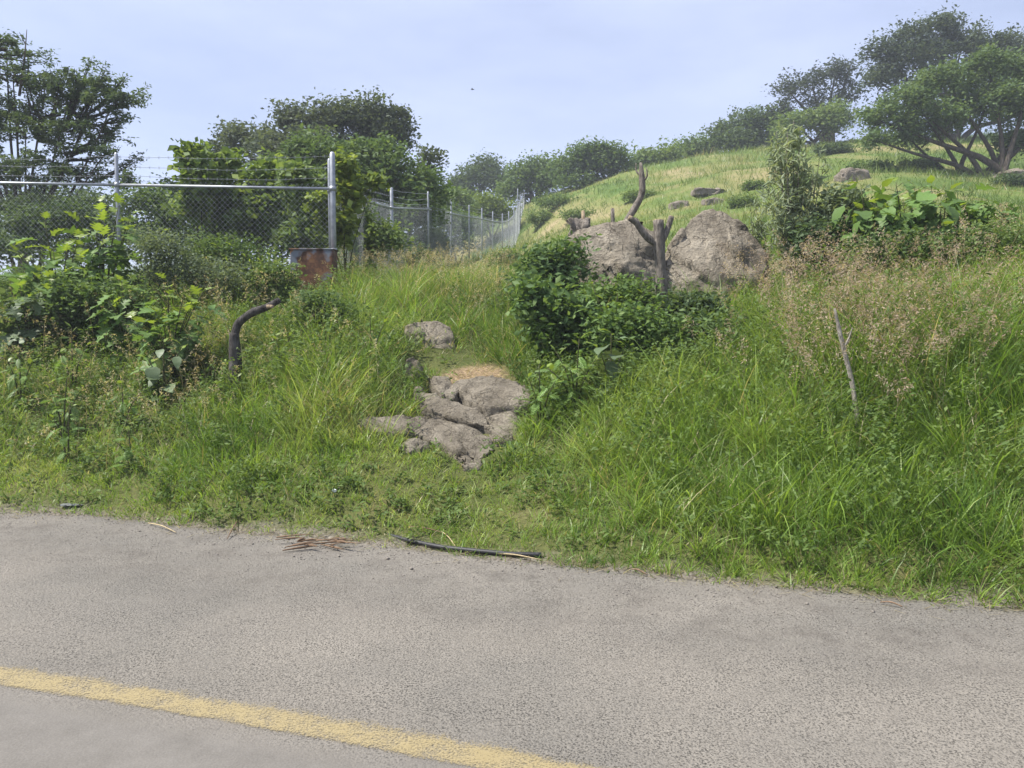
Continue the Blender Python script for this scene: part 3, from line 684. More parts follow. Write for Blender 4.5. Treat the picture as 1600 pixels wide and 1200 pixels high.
def leaves_on(tips, per, leaf, clump, rnd, cols, aspect=.5, upbias=.5, flat=.8, t0=.35, droop=0.0):
    """leaf blades (folded diamonds, 2 triangles) spread about the outer part of each twig"""
    T = np.array(tips); n_ = len(T)*per
    k = np.repeat(np.arange(len(T)), per); t = t0 + (1-t0)*rnd.random(n_)**.7
    a = T[k, 1]; b = T[k, 2]; c = T[k, 3]
    pos = np.where((t < .6)[:, None], a + (b-a)*((t-.3)/.3)[:, None].clip(0, 1), b + (c-b)*((t-.6)/.4)[:, None].clip(0, 1))
    cs = clump*(.6+.8*rnd.random(len(T)))[k]
    pos = pos + np.clip(rnd.normal(size=(n_, 3)), -1.55, 1.55)*cs[:, None]*np.array([1, 1, flat])
    d = rnd.normal(size=(n_, 3)); d[:, 2] = d[:, 2]*.5 - droop; d /= np.linalg.norm(d, axis=1, keepdims=True)
    up = rnd.normal(size=(n_, 3))*(1-upbias); up[:, 2] += upbias
    s = np.cross(d, up); s /= (np.linalg.norm(s, axis=1, keepdims=True)+1e-9)
    ln = leaf*(.6+.8*rnd.random(n_))[:, None]; w_ = ln*aspect
    nn = np.cross(s, d)
    V = np.stack([pos-d*ln/2, pos+s*w_/2+nn*ln*.08, pos+d*ln/2, pos-s*w_/2+nn*ln*.08], 1).reshape(-1, 3)
    i = np.arange(n_)[:, None]*4; Fc = np.concatenate([i+np.array([[0, 1, 2]]), i+np.array([[0, 2, 3]])])
    cols = np.asarray(cols, float)
    tone = np.clip(rnd.random(len(T))[k]*.75 + rnd.random(n_)*.5 - .12, 0, 1)
    x = tone*(len(cols)-1); lo_ = np.floor(x).astype(int).clip(0, len(cols)-2); fr = (x-lo_)[:, None]
    cc = cols[lo_]*(1-fr)+cols[lo_+1]*fr
    return V, Fc, np.repeat(cc, 4, 0)
def lobe(px, py, Y, rpx, rpy, dep=None):
    c = P(px, py, Y); s = Y/F; return (c[0], c[1], c[2], rpx*s, (dep if dep else rpx*s*.9), rpy*s)
def tree(name, label, cat, basept, lobes, tips, per, leaf, clump, cols, trunk_r=.15, stems=1, seed=1, group=None, bark='bark', fork=.35, spread=.6, extra=(), sprays=(), **kw):
    rnd = np.random.default_rng(seed); base = np.asarray(basept, float)
    root = empty(name, base); tag(root, label, cat, group); o = np.array(root.location)
    segs, tp = branchset(base, lobes, tips, rnd, trunk_r, stems, fork, spread)
    a = Acc(); b = Acc()
    nl = len(lobes)
    for pl, rr in segs:
        if len(pl) > 4: a.add(*tube(pl, rr, 7, False))
        else: b.add(*tube(pl[[0, 2, 3]], rr[[0, 2, 3]], 3, False))
    for e in extra:
        a2 = Acc(); a2.add(*tube(e[0], e[1], 5)); link('bare_twig', a2.mesh('bare_twig', M[bark], True, o), root)
    tp = tp + [np.asarray(q, float) for q in sprays]
    nodes_ = np.concatenate([pl for pl, rr in segs if len(pl) > 4]) if sprays else None
    for q in sprays:
        near = nodes_[np.argmin(((nodes_-q[0])**2).sum(1))]; b.add(*tube(np.vstack([near, q]), [.036, .03, .022, .014, .004], 3, False))
    link('trunk', a.mesh('trunk', M[bark], True, o), root)
    tag(link('branches', b.mesh('branches', M[bark], True, o), root), kind='stuff')
    c = Acc(); V, Fc, cl = leaves_on(tp, per, leaf, clump, rnd, cols, **kw); c.add(V, Fc); c.c[-1] = cl
    tag(link('crown', c.mesh('crown', M['leaf'], False, o), root))
    return root
def base_at(px, Y): return on_ground(px, Y)
DARK = [(.055, .09, .045), (.08, .125, .056), (.115, .165, .075)]
MIDG = [(.07, .12, .042), (.105, .165, .058), (.155, .215, .085)]
LITE = [(.095, .15, .048), (.14, .205, .066), (.195, .255, .10)]
YELL = [(.10, .15, .038), (.16, .22, .05), (.25, .30, .075)]
GREY = [(.11, .15, .085), (.155, .20, .12), (.21, .255, .165)]

tw = [([P(30, 150, 17.2), P(38, 95, 17.2), P(42, 46, 17.2)], [.03, .02, .006]), ([P(40, 70, 17.2), P(34, 58, 17.2), P(30, 50, 17.2)], [.012, .01, .004]), ([P(28, 135, 17.2), P(20, 110, 17.2), P(16, 88, 17.2)], [.02, .014, .005])]
spr = [((105, 190), (140, 92)), ((95, 180), (76, 98)), ((130, 180), (166, 105)), ((130, 185), (200, 116)), ((125, 190), (233, 134)), ((130, 200), (206, 176)), ((120, 235), (190, 190)), ((115, 250), (186, 233)), ((-40, 85), (84, 80)), ((-40, 108), (66, 118)), ((140, 285), (222, 238)), ((85, 180), (101, 114)), ((55, 170), (40, 112)), ((110, 180), (120, 108)), ((120, 185), (182, 150)), ((100, 240), (170, 215)), ((-30, 70), (18, 52)), ((60, 200), (62, 130)), ((120, 270), (165, 262)), ((110, 200), (155, 125)), ((90, 205), (130, 140)), ((30, 200), (15, 135))]
rs = random.Random(9); spp = []
for (a, b) in spr:
    for k in range(3):
        Y0 = 17.2+rs.uniform(-.5, .5); j = lambda v: v+rs.uniform(-7, 7)*(k > 0)
        p, q = P(j(a[0]), j(a[1]), 17.3), P(j(b[0]), j(b[1])+(rs.uniform(0, 18) if k else 0), Y0); sag = np.array([0, 0, -.05])
        spp.append(np.array([p, p*.7+q*.3+sag, p*.35+q*.65+sag, q]))
tree('feathery_tree', 'feathery dark tree with upswept sprays behind the fence, far left', 'tree', base_at(40, 17.5),
     [lobe(-30, 190, 17.5, 75, 70), lobe(40, 215, 17.3, 70, 55), lobe(105, 165, 17, 45, 60), lobe(150, 150, 17, 40, 42), lobe(175, 165, 17, 52, 26), lobe(125, 215, 17.2, 60, 35), lobe(60, 275, 17.2, 85, 45), lobe(-30, 285, 17.5, 70, 50), lobe(10, 78, 17.6, 50, 13), lobe(20, 118, 17.4, 55, 13), lobe(165, 238, 16.8, 30, 14), lobe(-60, 100, 17.6, 50, 40), lobe(70, 140, 17.2, 30, 45), lobe(55, 335, 17.2, 90, 40), lobe(190, 290, 16.5, 30, 30)],
     700, 42, .085, .07, [(.055, .09, .05), (.08, .12, .062), (.115, .16, .08)], .07, 3, 5, None, fork=.25, extra=tw, sprays=[q for q in spp for _ in (0, 1)], aspect=.42, flat=.7, t0=.25)
tree('oak_tree', 'dark tall tree showing above the paler tree behind the fence', 'tree', base_at(520, 29),
     [lobe(375, 222, 29, 40, 34), lobe(425, 235, 29, 55, 40), lobe(470, 195, 29, 50, 38), lobe(535, 195, 29, 55, 40), lobe(580, 185, 29, 45, 32), lobe(625, 205, 29, 26, 42), lobe(600, 225, 29, 55, 40), lobe(675, 262, 28, 26, 34), lobe(345, 240, 29.5, 22, 16), lobe(500, 255, 29, 120, 50)],
     340, 84, .165, .25, [(.055, .075, .055), (.08, .105, .068), (.115, .145, .09)], .22, 1, 8, None, t0=.4)
tree('leafy_tree', 'paler leafy tree in front of the dark tall tree behind the fence', 'tree', base_at(575, 23),
     [lobe(500, 255, 23, 75, 45), lobe(580, 265, 23, 80, 52), lobe(540, 310, 22.5, 100, 60), lobe(645, 300, 23, 45, 50), lobe(680, 310, 24, 26, 45), lobe(620, 350, 22.7, 70, 50), lobe(440, 290, 23, 60, 50), lobe(460, 350, 22, 70, 50)],
     460, 75, .15, .22, MIDG, .14, 2, 12, None, t0=.3)
far = 'trees along the ridge'
tree('ridge_tree', 'small round tree just right of the dark tall tree, above the fence', 'tree', base_at(745, 66), [lobe(735, 288, 66, 38, 24), lobe(758, 268, 67, 34, 24), lobe(775, 290, 66, 30, 24), lobe(720, 305, 65, 30, 20)], 120, 60, .28, .50, [(.045, .075, .03), (.065, .10, .04), (.095, .14, .05)], .25, 2, 21, far)
tree('ridge_tree', 'bushy ridge tree directly behind the uphill end of the fence', 'tree', base_at(835, 58), [lobe(822, 280, 58, 32, 32), lobe(845, 265, 58, 28, 24), lobe(865, 285, 57, 32, 32), lobe(800, 300, 58, 30, 22)], 140, 60, .26, .44, MIDG, .25, 2, 22, far)
tree('umbrella_tree', 'umbrella shaped tree with dark stems at the head of the grassy slope', 'tree', base_at(936, 53), [lobe(890, 262, 53, 32, 24), lobe(925, 243, 53, 36, 22), lobe(958, 246, 53, 30, 24), lobe(900, 285, 52.5, 34, 18), lobe(975, 268, 53, 22, 24), lobe(935, 262, 53.5, 50, 22)], 210, 56, .22, .36, MIDG, .22, 4, 23, far, fork=.15, spread=1.3)
tree('ridge_tree', 'low ridge tree right of the umbrella shaped tree', 'tree', base_at(1025, 57), [lobe(1005, 260, 57, 26, 26), lobe(1035, 250, 57, 34, 24), lobe(1045, 275, 57, 26, 16)], 110, 60, .25, .42, LITE, .2, 2, 24, far)
tree('ridge_tree', 'small ridge tree left of the round dark thicket tree', 'tree', base_at(1085, 60), [lobe(1078, 240, 60, 28, 18), lobe(1100, 236, 61, 26, 18)], 80, 55, .25, .42, MIDG, .2, 2, 25, far)
tree('thicket_tree', 'dense round tree on the skyline left of the lacy one', 'tree', base_at(1165, 58), [lobe(1135, 215, 58, 34, 26), lobe(1170, 195, 58, 36, 28), lobe(1200, 205, 58, 36, 36), lobe(1160, 228, 57.5, 56, 22), lobe(1215, 232, 57.5, 30, 20)], 190, 60, .25, .42, DARK + [(.07, .10, .04)], .22, 2, 26, far)
tree('lacy_tree', 'lacy open crowned tree on the skyline with sky showing through', 'tree', base_at(1280, 57), [lobe(1235, 145, 57, 36, 30), lobe(1270, 135, 57, 34, 30), lobe(1305, 120, 57, 32, 30), lobe(1325, 150, 57, 30, 34), lobe(1220, 175, 57, 26, 20), lobe(1290, 165, 57, 40, 24), lobe(1325, 112, 57, 20, 22)], 230, 26, .22, .30, [(.04, .055, .045), (.06, .08, .06), (.085, .11, .075)], .26, 2, 27, far, fork=.45)
tree('ridge_tree', 'low leafy tree at the foot of the lacy skyline tree', 'tree', base_at(1265, 52), [lobe(1250, 198, 52, 34, 22), lobe(1290, 195, 52, 30, 26), lobe(1310, 190, 53, 24, 34), lobe(1225, 210, 52, 22, 18)], 130, 56, .22, .36, LITE, .16, 2, 28, far, fork=.2)
tree('oak_tree', 'biggest dark tree standing tallest on the skyline at upper right', 'tree', base_at(1470, 49), [lobe(1385, 85, 49, 36, 26), lobe(1415, 60, 49, 32, 22), lobe(1470, 50, 49, 42, 28), lobe(1375, 130, 49, 36, 34), lobe(1430, 105, 49, 60, 46), lobe(1500, 85, 49, 55, 42), lobe(1560, 75, 49, 45, 26), lobe(1560, 110, 49, 60, 50), lobe(1640, 110, 49, 60, 45), lobe(1620, 170, 50, 70, 50)], 400, 80, .22, .38, [(.05, .072, .056), (.072, .10, .07), (.105, .135, .09)], .26, 2, 29, far, fork=.4)
tree('spreading_tree', 'spreading pale green tree with many low forking trunks at right', 'tree', base_at(1512, 35.5), [lobe(1378, 190, 35.5, 42, 30), lobe(1420, 160, 35.5, 48, 28), lobe(1480, 130, 35.5, 55, 32), lobe(1545, 110, 35.5, 52, 32), lobe(1610, 110, 35.5, 50, 36), lobe(1370, 220, 35, 30, 18), lobe(1450, 190, 35.5, 70, 30), lobe(1540, 165, 35.5, 70, 40), lobe(1620, 180, 35.5, 60, 50), lobe(1680, 150, 35.5, 50, 50), lobe(1590, 225, 36, 50, 20), lobe(1420, 215, 36, 45, 20)],
     680, 56, .165, .23, [(.08, .13, .056), (.12, .18, .075), (.165, .225, .10)], .17, 6, 31, None, 'bark', fork=.16, spread=1.5, t0=.45)
# bushes and saplings behind the fences
sap = 'saplings behind the front fence'
for k, (px, Y, lob, lab) in enumerate([
        (312, 14.2, [(303, 250, 20, 18), (312, 285, 26, 24), (300, 320, 20, 26)], 'yellowish topped sapling leftmost behind the front fence rail'),
        (345, 14.8, [(352, 262, 18, 16), (356, 305, 24, 30), (340, 350, 26, 30)], 'leafy sapling second from left behind the front fence rail'),
        (405, 14.5, [(402, 290, 26, 18), (424, 272, 20, 22), (415, 325, 32, 28), (395, 360, 28, 28)], 'broad sapling behind the middle of the front fence rail'),
        (470, 14.0, [(462, 275, 22, 28), (485, 325, 28, 40), (470, 380, 34, 28)], 'bushy sapling behind the fence left of the corner post')]):
    tree('sapling', lab, 'sapling', base_at(px, Y), [lobe(a, b, Y, c, d) for a, b, c, d in lob], 62, 36, .15, .14, [(.08, .13, .04), (.13, .195, .055), (.23, .30, .08)] if k < 3 else LITE, .035, 3, 40+k, sap, 'stem', fork=.3, aspect=.62, t0=.5)
bsh = 'bushes behind the fences'
for k, (px, Y, lob, cols, lab) in enumerate([
        (245, 15, [(225, 320, 40, 30), (265, 345, 36, 36), (240, 375, 50, 30)], MIDG, 'green bush behind the front fence right of the rail post'),
        (100, 14.5, [(110, 350, 60, 36), (50, 360, 50, 40)], DARK, 'dark bush behind the front fence at far left'),
        (375, 16, [(330, 380, 50, 40), (420, 385, 50, 36), (380, 340, 60, 40)], DARK, 'dark undergrowth bush below the saplings behind the fence'),
        (70, 19.5, [(10, 320, 60, 40), (100, 315, 55, 36), (60, 365, 90, 40), (160, 370, 50, 34), (30, 400, 80, 30)], [(.045, .075, .036), (.07, .11, .048), (.10, .145, .062)], 'broad dark bush under the feathery tree behind the fence'),
        (-60, 16, [(-60, 360, 70, 60), (10, 390, 60, 40)], MIDG, 'large bush behind the front fence at the left edge'),
        (170, 16.5, [(150, 330, 50, 40), (190, 370, 60, 40), (130, 400, 60, 30)], DARK, 'dark bush behind the left fence post'),
        (290, 17.5, [(270, 310, 40, 30), (300, 360, 60, 50), (330, 400, 60, 30)], MIDG, 'bush behind the saplings left of the middle of the front fence'),
        (450, 17.5, [(440, 360, 60, 50), (490, 395, 50, 30)], DARK, 'dark bush behind the fence left of the rusty box'),
        (600, 20.5, [(580, 390, 50, 36), (640, 410, 44, 26)], DARK, 'dark bush behind the first panel of the uphill fence'),
        (575, 15.5, [(560, 350, 26, 40), (600, 380, 34, 34), (560, 400, 30, 26)], LITE, 'pale bush right behind the corner post'),
        (640, 25, [(640, 330, 26, 26), (625, 300, 26, 22), (660, 385, 40, 36)], GREY, 'grey green bush behind the second post of the uphill fence'),
        (720, 36, [(700, 350, 24, 30), (730, 360, 28, 28), (690, 385, 30, 24)], MIDG, 'bush behind the middle posts of the uphill fence'),
        (765, 50, [(760, 325, 26, 22), (785, 335, 22, 20), (745, 345, 30, 22)], YELL[:2] + [(.15, .2, .05)], 'light green bush behind the far posts of the uphill fence'),
        (705, 46, [(715, 320, 30, 24), (690, 335, 28, 26)], LITE, 'bush between the dark tall tree and the light green bush')]):
    s = Y/15
    tree('bush', lab, 'bush', base_at(px, Y), [lobe(a, b, Y, c, d) for a, b, c, d in lob], 170, 30, .085*s**.7, .13*s**.8, cols, .03*s, 4, 60+k, bsh, 'stem', fork=.15, aspect=.55)
# vine on the corner post
tree('climbing_vine', 'leafy vine climbing over the corner post of the fence', 'vine', base_at(540, 12.4), [lobe(535, 265, 12.5, 16, 26, .2), lobe(548, 310, 12.6, 22, 36, .25), lobe(535, 370, 12.5, 18, 45, .2), lobe(580, 285, 12.8, 24, 12, .2), lobe(500, 330, 12.5, 14, 40, .2)], 120, 16, .115, .09, YELL, .02, 3, 80, None, 'stem', aspect=.75, t0=.3)
# small bushes on the slope
slope = 'low shrubs on the open slope'
for k, (px, py, w_, h_, cols, lab) in enumerate([
        (790, 420, 26, 26, LITE, 'small shrub at the foot of the uphill fence path'),
        (870, 325, 44, 16, MIDG, 'low shrub under the umbrella shaped tree'),
        (1000, 312, 26, 10, LITE, 'small green shrub on the slope right of the crooked dead trunk'),
        (905, 342, 30, 10, LITE, 'low shrub on the slope above the left boulder'),
        (1160, 322, 22, 10, LITE, 'low shrub on the slope above the domed boulder'),
        (1360, 268, 34, 11, MIDG, 'dark low shrub on the hill left of the spreading tree'),
        (1435, 262, 30, 9, LITE, 'low shrub on the hill below the spreading tree crown'),
        (845, 352, 22, 20, LITE, 'bright shrub beside the uphill end of the fence'),
        (1300, 240, 30, 12, DARK, 'dark shrub near the hilltop under the lacy tree'),
        (1585, 292, 34, 16, DARK, 'dark shrub on the hill at the right edge'),
        (1180, 296, 18, 8, LITE, 'tiny shrub on the grassy slope left of the willowy shrub')]):
    g = seen_ground(px, py); Y = float(g[1]); s = Y/15; u = Y/F
    tree('slope_shrub', lab, 'shrub', g, [(g[0]+dx*w_*u, g[1], g[2]+h_*u*f, w_*u*.6, w_*u*.5, h_*u*.6) for dx, f in ((-.5, .35), (.1, .55), (.55, .3))], 60, 34, .065*s**.7, .09*s**.7, cols, .012*s, 4, 90+k, slope, 'stem', fork=.1)
# tall willowy shrub: upright stems, long drooping narrow leaves
def wand_shrub(name, label, cat, base, tops, per, leaf, clump, cols, r0, seed, group=None):
    rnd = np.random.default_rng(seed); base = np.asarray(base, float); root = empty(name, base); tag(root, label, cat, group); o = np.array(root.location); tl = []
    for tpt in tops:
        tpt = np.asarray(tpt, float); m = base*.5+tpt*.5 + rnd.normal(size=3)*.06; m[:2] = base[:2]*.45+tpt[:2]*.55
        pl = smooth_poly([base-np.array([0, 0, .1])+np.r_[rnd.normal(size=2)*.05, 0], m, tpt], 8)
        a = Acc(); a.add(*tube(pl, np.linspace(r0, r0*.15, 8), 6)); link('stem', a.mesh('stem', M['greybark'], True, o), root)
        for k in range(7):
            f = rnd.uniform(.28, .93); p = np.array([np.interp(f, np.linspace(0, 1, 8), pl[:, q]) for q in range(3)]); L = rnd.uniform(.10, .30)*(1.15-f); an = rnd.uniform(0, 6.28)
            q = p + np.array([math.cos(an)*L, math.sin(an)*L, L*rnd.uniform(.6, 1.6)]); tl.append(np.array([p, p*.7+q*.3, p*.35+q*.65, q]))
        tl.append(np.array([pl[2], pl[4], pl[6], pl[7]]))
    b = Acc()
    for t in tl: b.add(*tube(t, [.005, .004, .003, .002], 3, False))
    tag(link('branches', b.mesh('branches', M['greybark'], True, o), root), kind='stuff')
    c = Acc(); V, Fc, cl = leaves_on(tl, per, leaf, clump, rnd, cols, aspect=.19, upbias=.2, flat=1.1, t0=.15, droop=.8); c.add(V, Fc); c.c[-1] = cl
    link('crown', c.mesh('crown', M['leaf'], False, o), root)
WIL = [(.19, .24, .145), (.26, .315, .195), (.33, .38, .26)]
wand_shrub('willowy_shrub', 'tall narrow grey green shrub with hanging leaves on the bank top', 'shrub', base_at(1238, 10.4), [P(px, py, 10.4+dy) for px, py, dy in [(1213, 205, 0), (1222, 196, .1), (1240, 188, 0), (1250, 200, -.1), (1208, 240, .1), (1260, 225, .1), (1283, 232, 0), (1228, 230, -.2), (1272, 265, -.1), (1200, 285, .1), (1295, 290, .1), (1245, 255, .2), (1255, 310, -.2), (1215, 320, -.2), (1235, 215, .1), (1230, 205, -.1), (1218, 235, -.1), (1248, 230, .1), (1288, 255, .05)]], 27, .12, .055, WIL, .016, 101)
wand_shrub('willowy_shrub', 'short grey green sprig of hanging leaves beside the domed boulder', 'shrub', base_at(1185, 10.9), [P(px, py, 10.9) for px, py in [(1172, 318), (1182, 310), (1190, 335), (1198, 350), (1176, 345)]], 18, .10, .04, WIL, .010, 102)
brd = 'dense shrubs on the bank'; rs_ = (1.0, .85, 1.15)
for k, (px, Y, lob, cols, lf, lab) in enumerate([
        (860, 9.9, [(850, 425, 42, 36), (885, 405, 32, 28), (880, 460, 44, 40), (830, 460, 34, 36), (900, 480, 34, 30)], [(.06, .11, .044), (.095, .16, .058), (.15, .22, .085)], .085, 'dense dark green shrub at the left side of the boulders'),
        (965, 9.5, [(945, 480, 40, 26), (985, 475, 32, 30), (930, 500, 36, 28), (1000, 500, 30, 26)], [(.08, .14, .044), (.125, .20, .058), (.19, .27, .08)], .085, 'dark leafy shrub in front of the left boulder'),
        (1075, 9.3, [(1070, 490, 40, 24), (1105, 500, 30, 22), (1050, 510, 30, 22)], DARK, .06, 'dark low shrub at the foot of the pollarded tree'),
        (880, 8.9, [(835, 480, 36, 40), (885, 500, 46, 44), (858, 530, 34, 34), (920, 535, 42, 36), (895, 560, 30, 18)], [(.07, .13, .046), (.11, .185, .06), (.175, .25, .09)], .10, 'dark leafy shrub right of the worn gap in the bank'),
        (985, 8.5, [(955, 530, 44, 40), (1005, 525, 42, 42), (1050, 545, 36, 34), (985, 570, 50, 28)], [(.075, .135, .044), (.12, .195, .058), (.185, .265, .085)], .085, 'leafy shrub on the bank below the pollarded tree'),
        (1100, 8.5, [(1085, 535, 44, 34), (1130, 530, 40, 30), (1120, 565, 46, 24)], MIDG, .06, 'green shrub on the bank below the domed boulder'),
        (150, 9.9, [(130, 470, 50, 32), (190, 480, 40, 30), (90, 495, 40, 26)], [(.07, .125, .042), (.11, .175, .055), (.165, .235, .08)], .07, 'dark green shrub below the lobed plants on the left bank'),
        (330, 10.7, [(300, 430, 40, 26), (350, 440, 40, 24)], GREY, .05, 'grey green shrub in front of the fence above the bent black limb'),
        (440, 10.9, [(420, 445, 30, 20), (440, 440, 18, 20)], LITE, .05, 'light green shrub just left of the rusty box'),
        (1420, 9.4, [(1400, 392, 50, 18), (1460, 398, 50, 18), (1350, 402, 40, 18)], MIDG, .06, 'green shrub beneath the row of broad leaved plants'),
        (1545, 9.2, [(1540, 385, 40, 22), (1590, 390, 36, 26)], LITE, .055, 'light shrub at the right end of the bank top'),
        (1290, 10.0, [(1280, 378, 34, 16), (1325, 378, 30, 18), (1290, 395, 40, 14)], DARK, .06, 'dark shrub below the tall willowy shrub'),
        (1315, 10.3, [(1315, 330, 28, 22), (1335, 350, 24, 20)], GREY, .07, 'grey green shrub right of the tall willowy shrub'),
        (255, 10.6, [(235, 395, 26, 30), (265, 400, 26, 30), (245, 430, 30, 20)], GREY, .05, 'pale grey shrub in front of the fence beside the lobed plants'),
        (500, 9.7, [(490, 490, 28, 16), (520, 498, 24, 14)], MIDG, .05, 'fine leaved green shrub in front of the rusty box'),
        (375, 11.3, [(320, 400, 36, 24), (370, 405, 40, 22), (410, 415, 20, 18)], MIDG, .055, 'low green shrub along the foot of the front fence'),
        (60, 10.8, [(20, 455, 50, 30), (90, 470, 44, 26)], MIDG, .05, 'low olive shrub under the lobed plants at far left')]):
    tree('bank_shrub', lab, 'shrub', base_at(px, Y), [lobe(a, b, Y, c, d, c*Y/F*.7) for a, b, c, d in lob], 150, 30, lf*rs_[k % 3], .125, cols, .016, 4, 110+k, brd, 'stem', fork=.15, aspect=.5, t0=.15, flat=1.0, upbias=.4)

# ------------------------------------------------------------------ broad leaved weeds: every leaf an object
def leaf_mesh(name, mat, outline, fold=.18, droop=.35, wave=.02):
    """outline: half widths along the midrib (t, w); leaf of length 1 along +Y"""
    t = np.array([p[0] for p in outline]); w_ = np.array([p[1] for p in outline]); n_ = len(t)
    z = -droop*t**2; V = []
    for i in range(n_):
        zz = z[i]
        V += [(-w_[i], t[i]*(1-.15*droop)-w_[i]*.25*0, zz+fold*w_[i]+wave*(-1)**i), (0, t[i]*(1-.15*droop), zz), (w_[i], t[i]*(1-.15*droop), zz+fold*w_[i]-wave*(-1)**i)]
    Fc = []
    for i in range(n_-1):
        for k in (0, 1):
            a = 3*i+k; Fc += [(a, a+1, a+4), (a, a+4, a+3)]
    me = meshnp(name, np.array(V), np.array(Fc), mat); return me
LOBED = [(0, .012), (.14, .02), (.19, .10), (.30, .36), (.345, .30), (.385, .12), (.50, .40), (.555, .36), (.60, .11), (.70, .27), (.745, .22), (.78, .08), (.88, .10), (1, .004)]
OVAL = [(0, .012), (.12, .02), (.18, .16), (.32, .29), (.5, .31), (.7, .22), (.87, .09), (1, .004)]
LANCE = [(0, .01), (.1, .03), (.3, .11), (.5, .13), (.75, .08), (1, .003)]
def pinnate(name, mat):
    V, Fc = [], []
    def tri(a, b, c):
        k = len(V); V.extend([a, b, c]); Fc.append((k, k+1, k+2))
    L = 8
    for i in range(L):
        t = .16+.80*i/L; ln = .30*(1-abs(t-.42)*1.35); z = -.3*t*t
        for s in (-1, 1):
            tip = (s*ln, t+ln*.55, z-.06); b0 = (0, t-.035, z); b1 = (0, t+.06, z)
            m0 = (s*ln*.55, t+ln*.12, z+.015); m1 = (s*ln*.5, t+ln*.5, z+.01)
            tri(b0, m0, b1); tri(m0, m1, b1); tri(m0, tip, m1)
    tri((-.012, 0, 0), (.012, 0, 0), (0, 1, -.3))
    return meshnp(name, np.array(V), np.array(Fc), mat)
LM = {}
for mt in ('young', 'broad', 'broadgrey'):
    LM['lobed', mt] = leaf_mesh('leaf', M[mt], LOBED); LM['oval', mt] = leaf_mesh('leaf', M[mt], OVAL, .15, .45); LM['lance', mt] = leaf_mesh('leaf', M[mt], LANCE, .2, .5)
LM['fern', 'fern'] = pinnate('leaf', M['fern']); LM['fern', 'young'] = pinnate('leaf', M['young'])
def weed(name, label, cat, base, stems, leaf_kind, mat, size, per, seed, group, young=3, petiole=.35, upright=.5, grow=1.0):
    per = int(per*1.5); size = size*grow
    stems = list(stems) + [np.asarray(a)*.5+np.asarray(b)*.5 + np.array([r_.uniform(-.12, .12), r_.uniform(-.25, .1), -r_.uniform(.05, .3)]) for r_ in [random.Random(seed+99)] for a, b in zip(stems, stems[1:])]*(grow > 1.1)
    """stems: list of tip points; leaves spiral up each stem, pale young ones at the tip"""
    r = random.Random(seed); base = np.asarray(base, float)
    root = empty(name, base); tag(root, label, cat, group); o = np.array(root.location)
    for tip in stems:
        tip = np.asarray(tip, float); mid = base*.45+tip*.55 + np.array([r.uniform(-.06, .06), r.uniform(-.06, .06), .05])
        mid[:2] = base[:2]*.6+tip[:2]*.4
        pl = smooth_poly([base-np.array([0, 0, .08]), mid, tip], 8); H = np.linalg.norm(tip-base)
        a = Acc(); a.add(*tube(pl, np.linspace(.007+.008*H, .004, 8), 5))
        ang = r.uniform(0, 6.28); leaves = []
        for k in range(per):
            t = .16+.84*k/(per-1); p = np.array([np.interp(t, np.linspace(0, 1, 8), pl[:, m]) for m in range(3)])
            ang += 2.4 + r.uniform(-.3, .3); yng = k >= per-young
            s = size*(1.0 if not yng else .62)*r.uniform(.75, 1.2)*(1-.15*t)
            tilt = r.uniform(.5, 1.15) if yng else r.uniform(-1.0, .15) + upright*r.uniform(.0, 1.0)
            pe = petiole*s*(.3 if yng else 1)
            q = p + np.array([-math.sin(ang)*pe, math.cos(ang)*pe, pe*.5])
            if pe > .03: a.add(*tube([p, q], .003, 3, False))
            mt = 'young' if yng else mat
            if (leaf_kind, mt) not in LM: mt = mat
            leaves.append((q, ang, tilt, s, LM[leaf_kind, mt]))
        st = link('stem', a.mesh('stem', M['stem'], True, o), root)
        for q, ang, tilt, s, me_ in leaves:
            l = link('leaf', me_, root); l.location = tuple(q-o)
            l.rotation_euler = (tilt, r.uniform(-.35, .35), ang); l.scale = (s*r.uniform(.85, 1.15), s, s)
    return root
lg = 'lobed broad leaved plants'
def tips_px(lst, Y): return [P(px, py, Y+dy) for px, py, dy in lst]
weed('broad_leaf_plant', 'tall lobed leaf plant with pale tops in front of the fence, far left', 'plant', base_at(95, 10.4), tips_px([(70, 345, 0), (20, 385, -.2), (130, 350, .2), (105, 385, -.4), (60, 420, -.5)], 10.4), 'lobed', 'broad', .30, 9, 1, lg, grow=1.35)
weed('broad_leaf_plant', 'tall lobed leaf plant with pale tops around the left fence post', 'plant', base_at(165, 10.8), tips_px([(155, 318, 0), (185, 322, .2), (205, 335, .1), (150, 365, -.4), (120, 400, -.5)], 10.8), 'lobed', 'broad', .30, 9, 2, lg, grow=1.35)
weed('broad_leaf_plant', 'bushy lobed leaf plant drooping low at the left edge', 'plant', base_at(45, 9.9), tips_px([(30, 440, 0), (75, 455, -.2), (100, 430, .2), (5, 470, -.3)], 9.9), 'lobed', 'broadgrey', .26, 8, 3, lg, 2, grow=1.35)
weed('broad_leaf_plant', 'bright lobed leaf plant with yellow green top left of the bent black limb', 'plant', base_at(265, 8.9), tips_px([(262, 438, 0), (318, 455, .1), (285, 470, -.2), (240, 480, .1), (205, 500, -.2)], 8.9), 'lobed', 'broad', .24, 9, 4, lg, grow=1.35)
weed('broad_leaf_plant', 'green lobed leaf plant at the top of the left bank, left of the bright one', 'plant', base_at(200, 9.6), tips_px([(190, 440, 0), (215, 455, .1), (170, 470, -.1)], 9.6), 'lobed', 'broad', .26, 9, 14, lg, 2, grow=1.2)
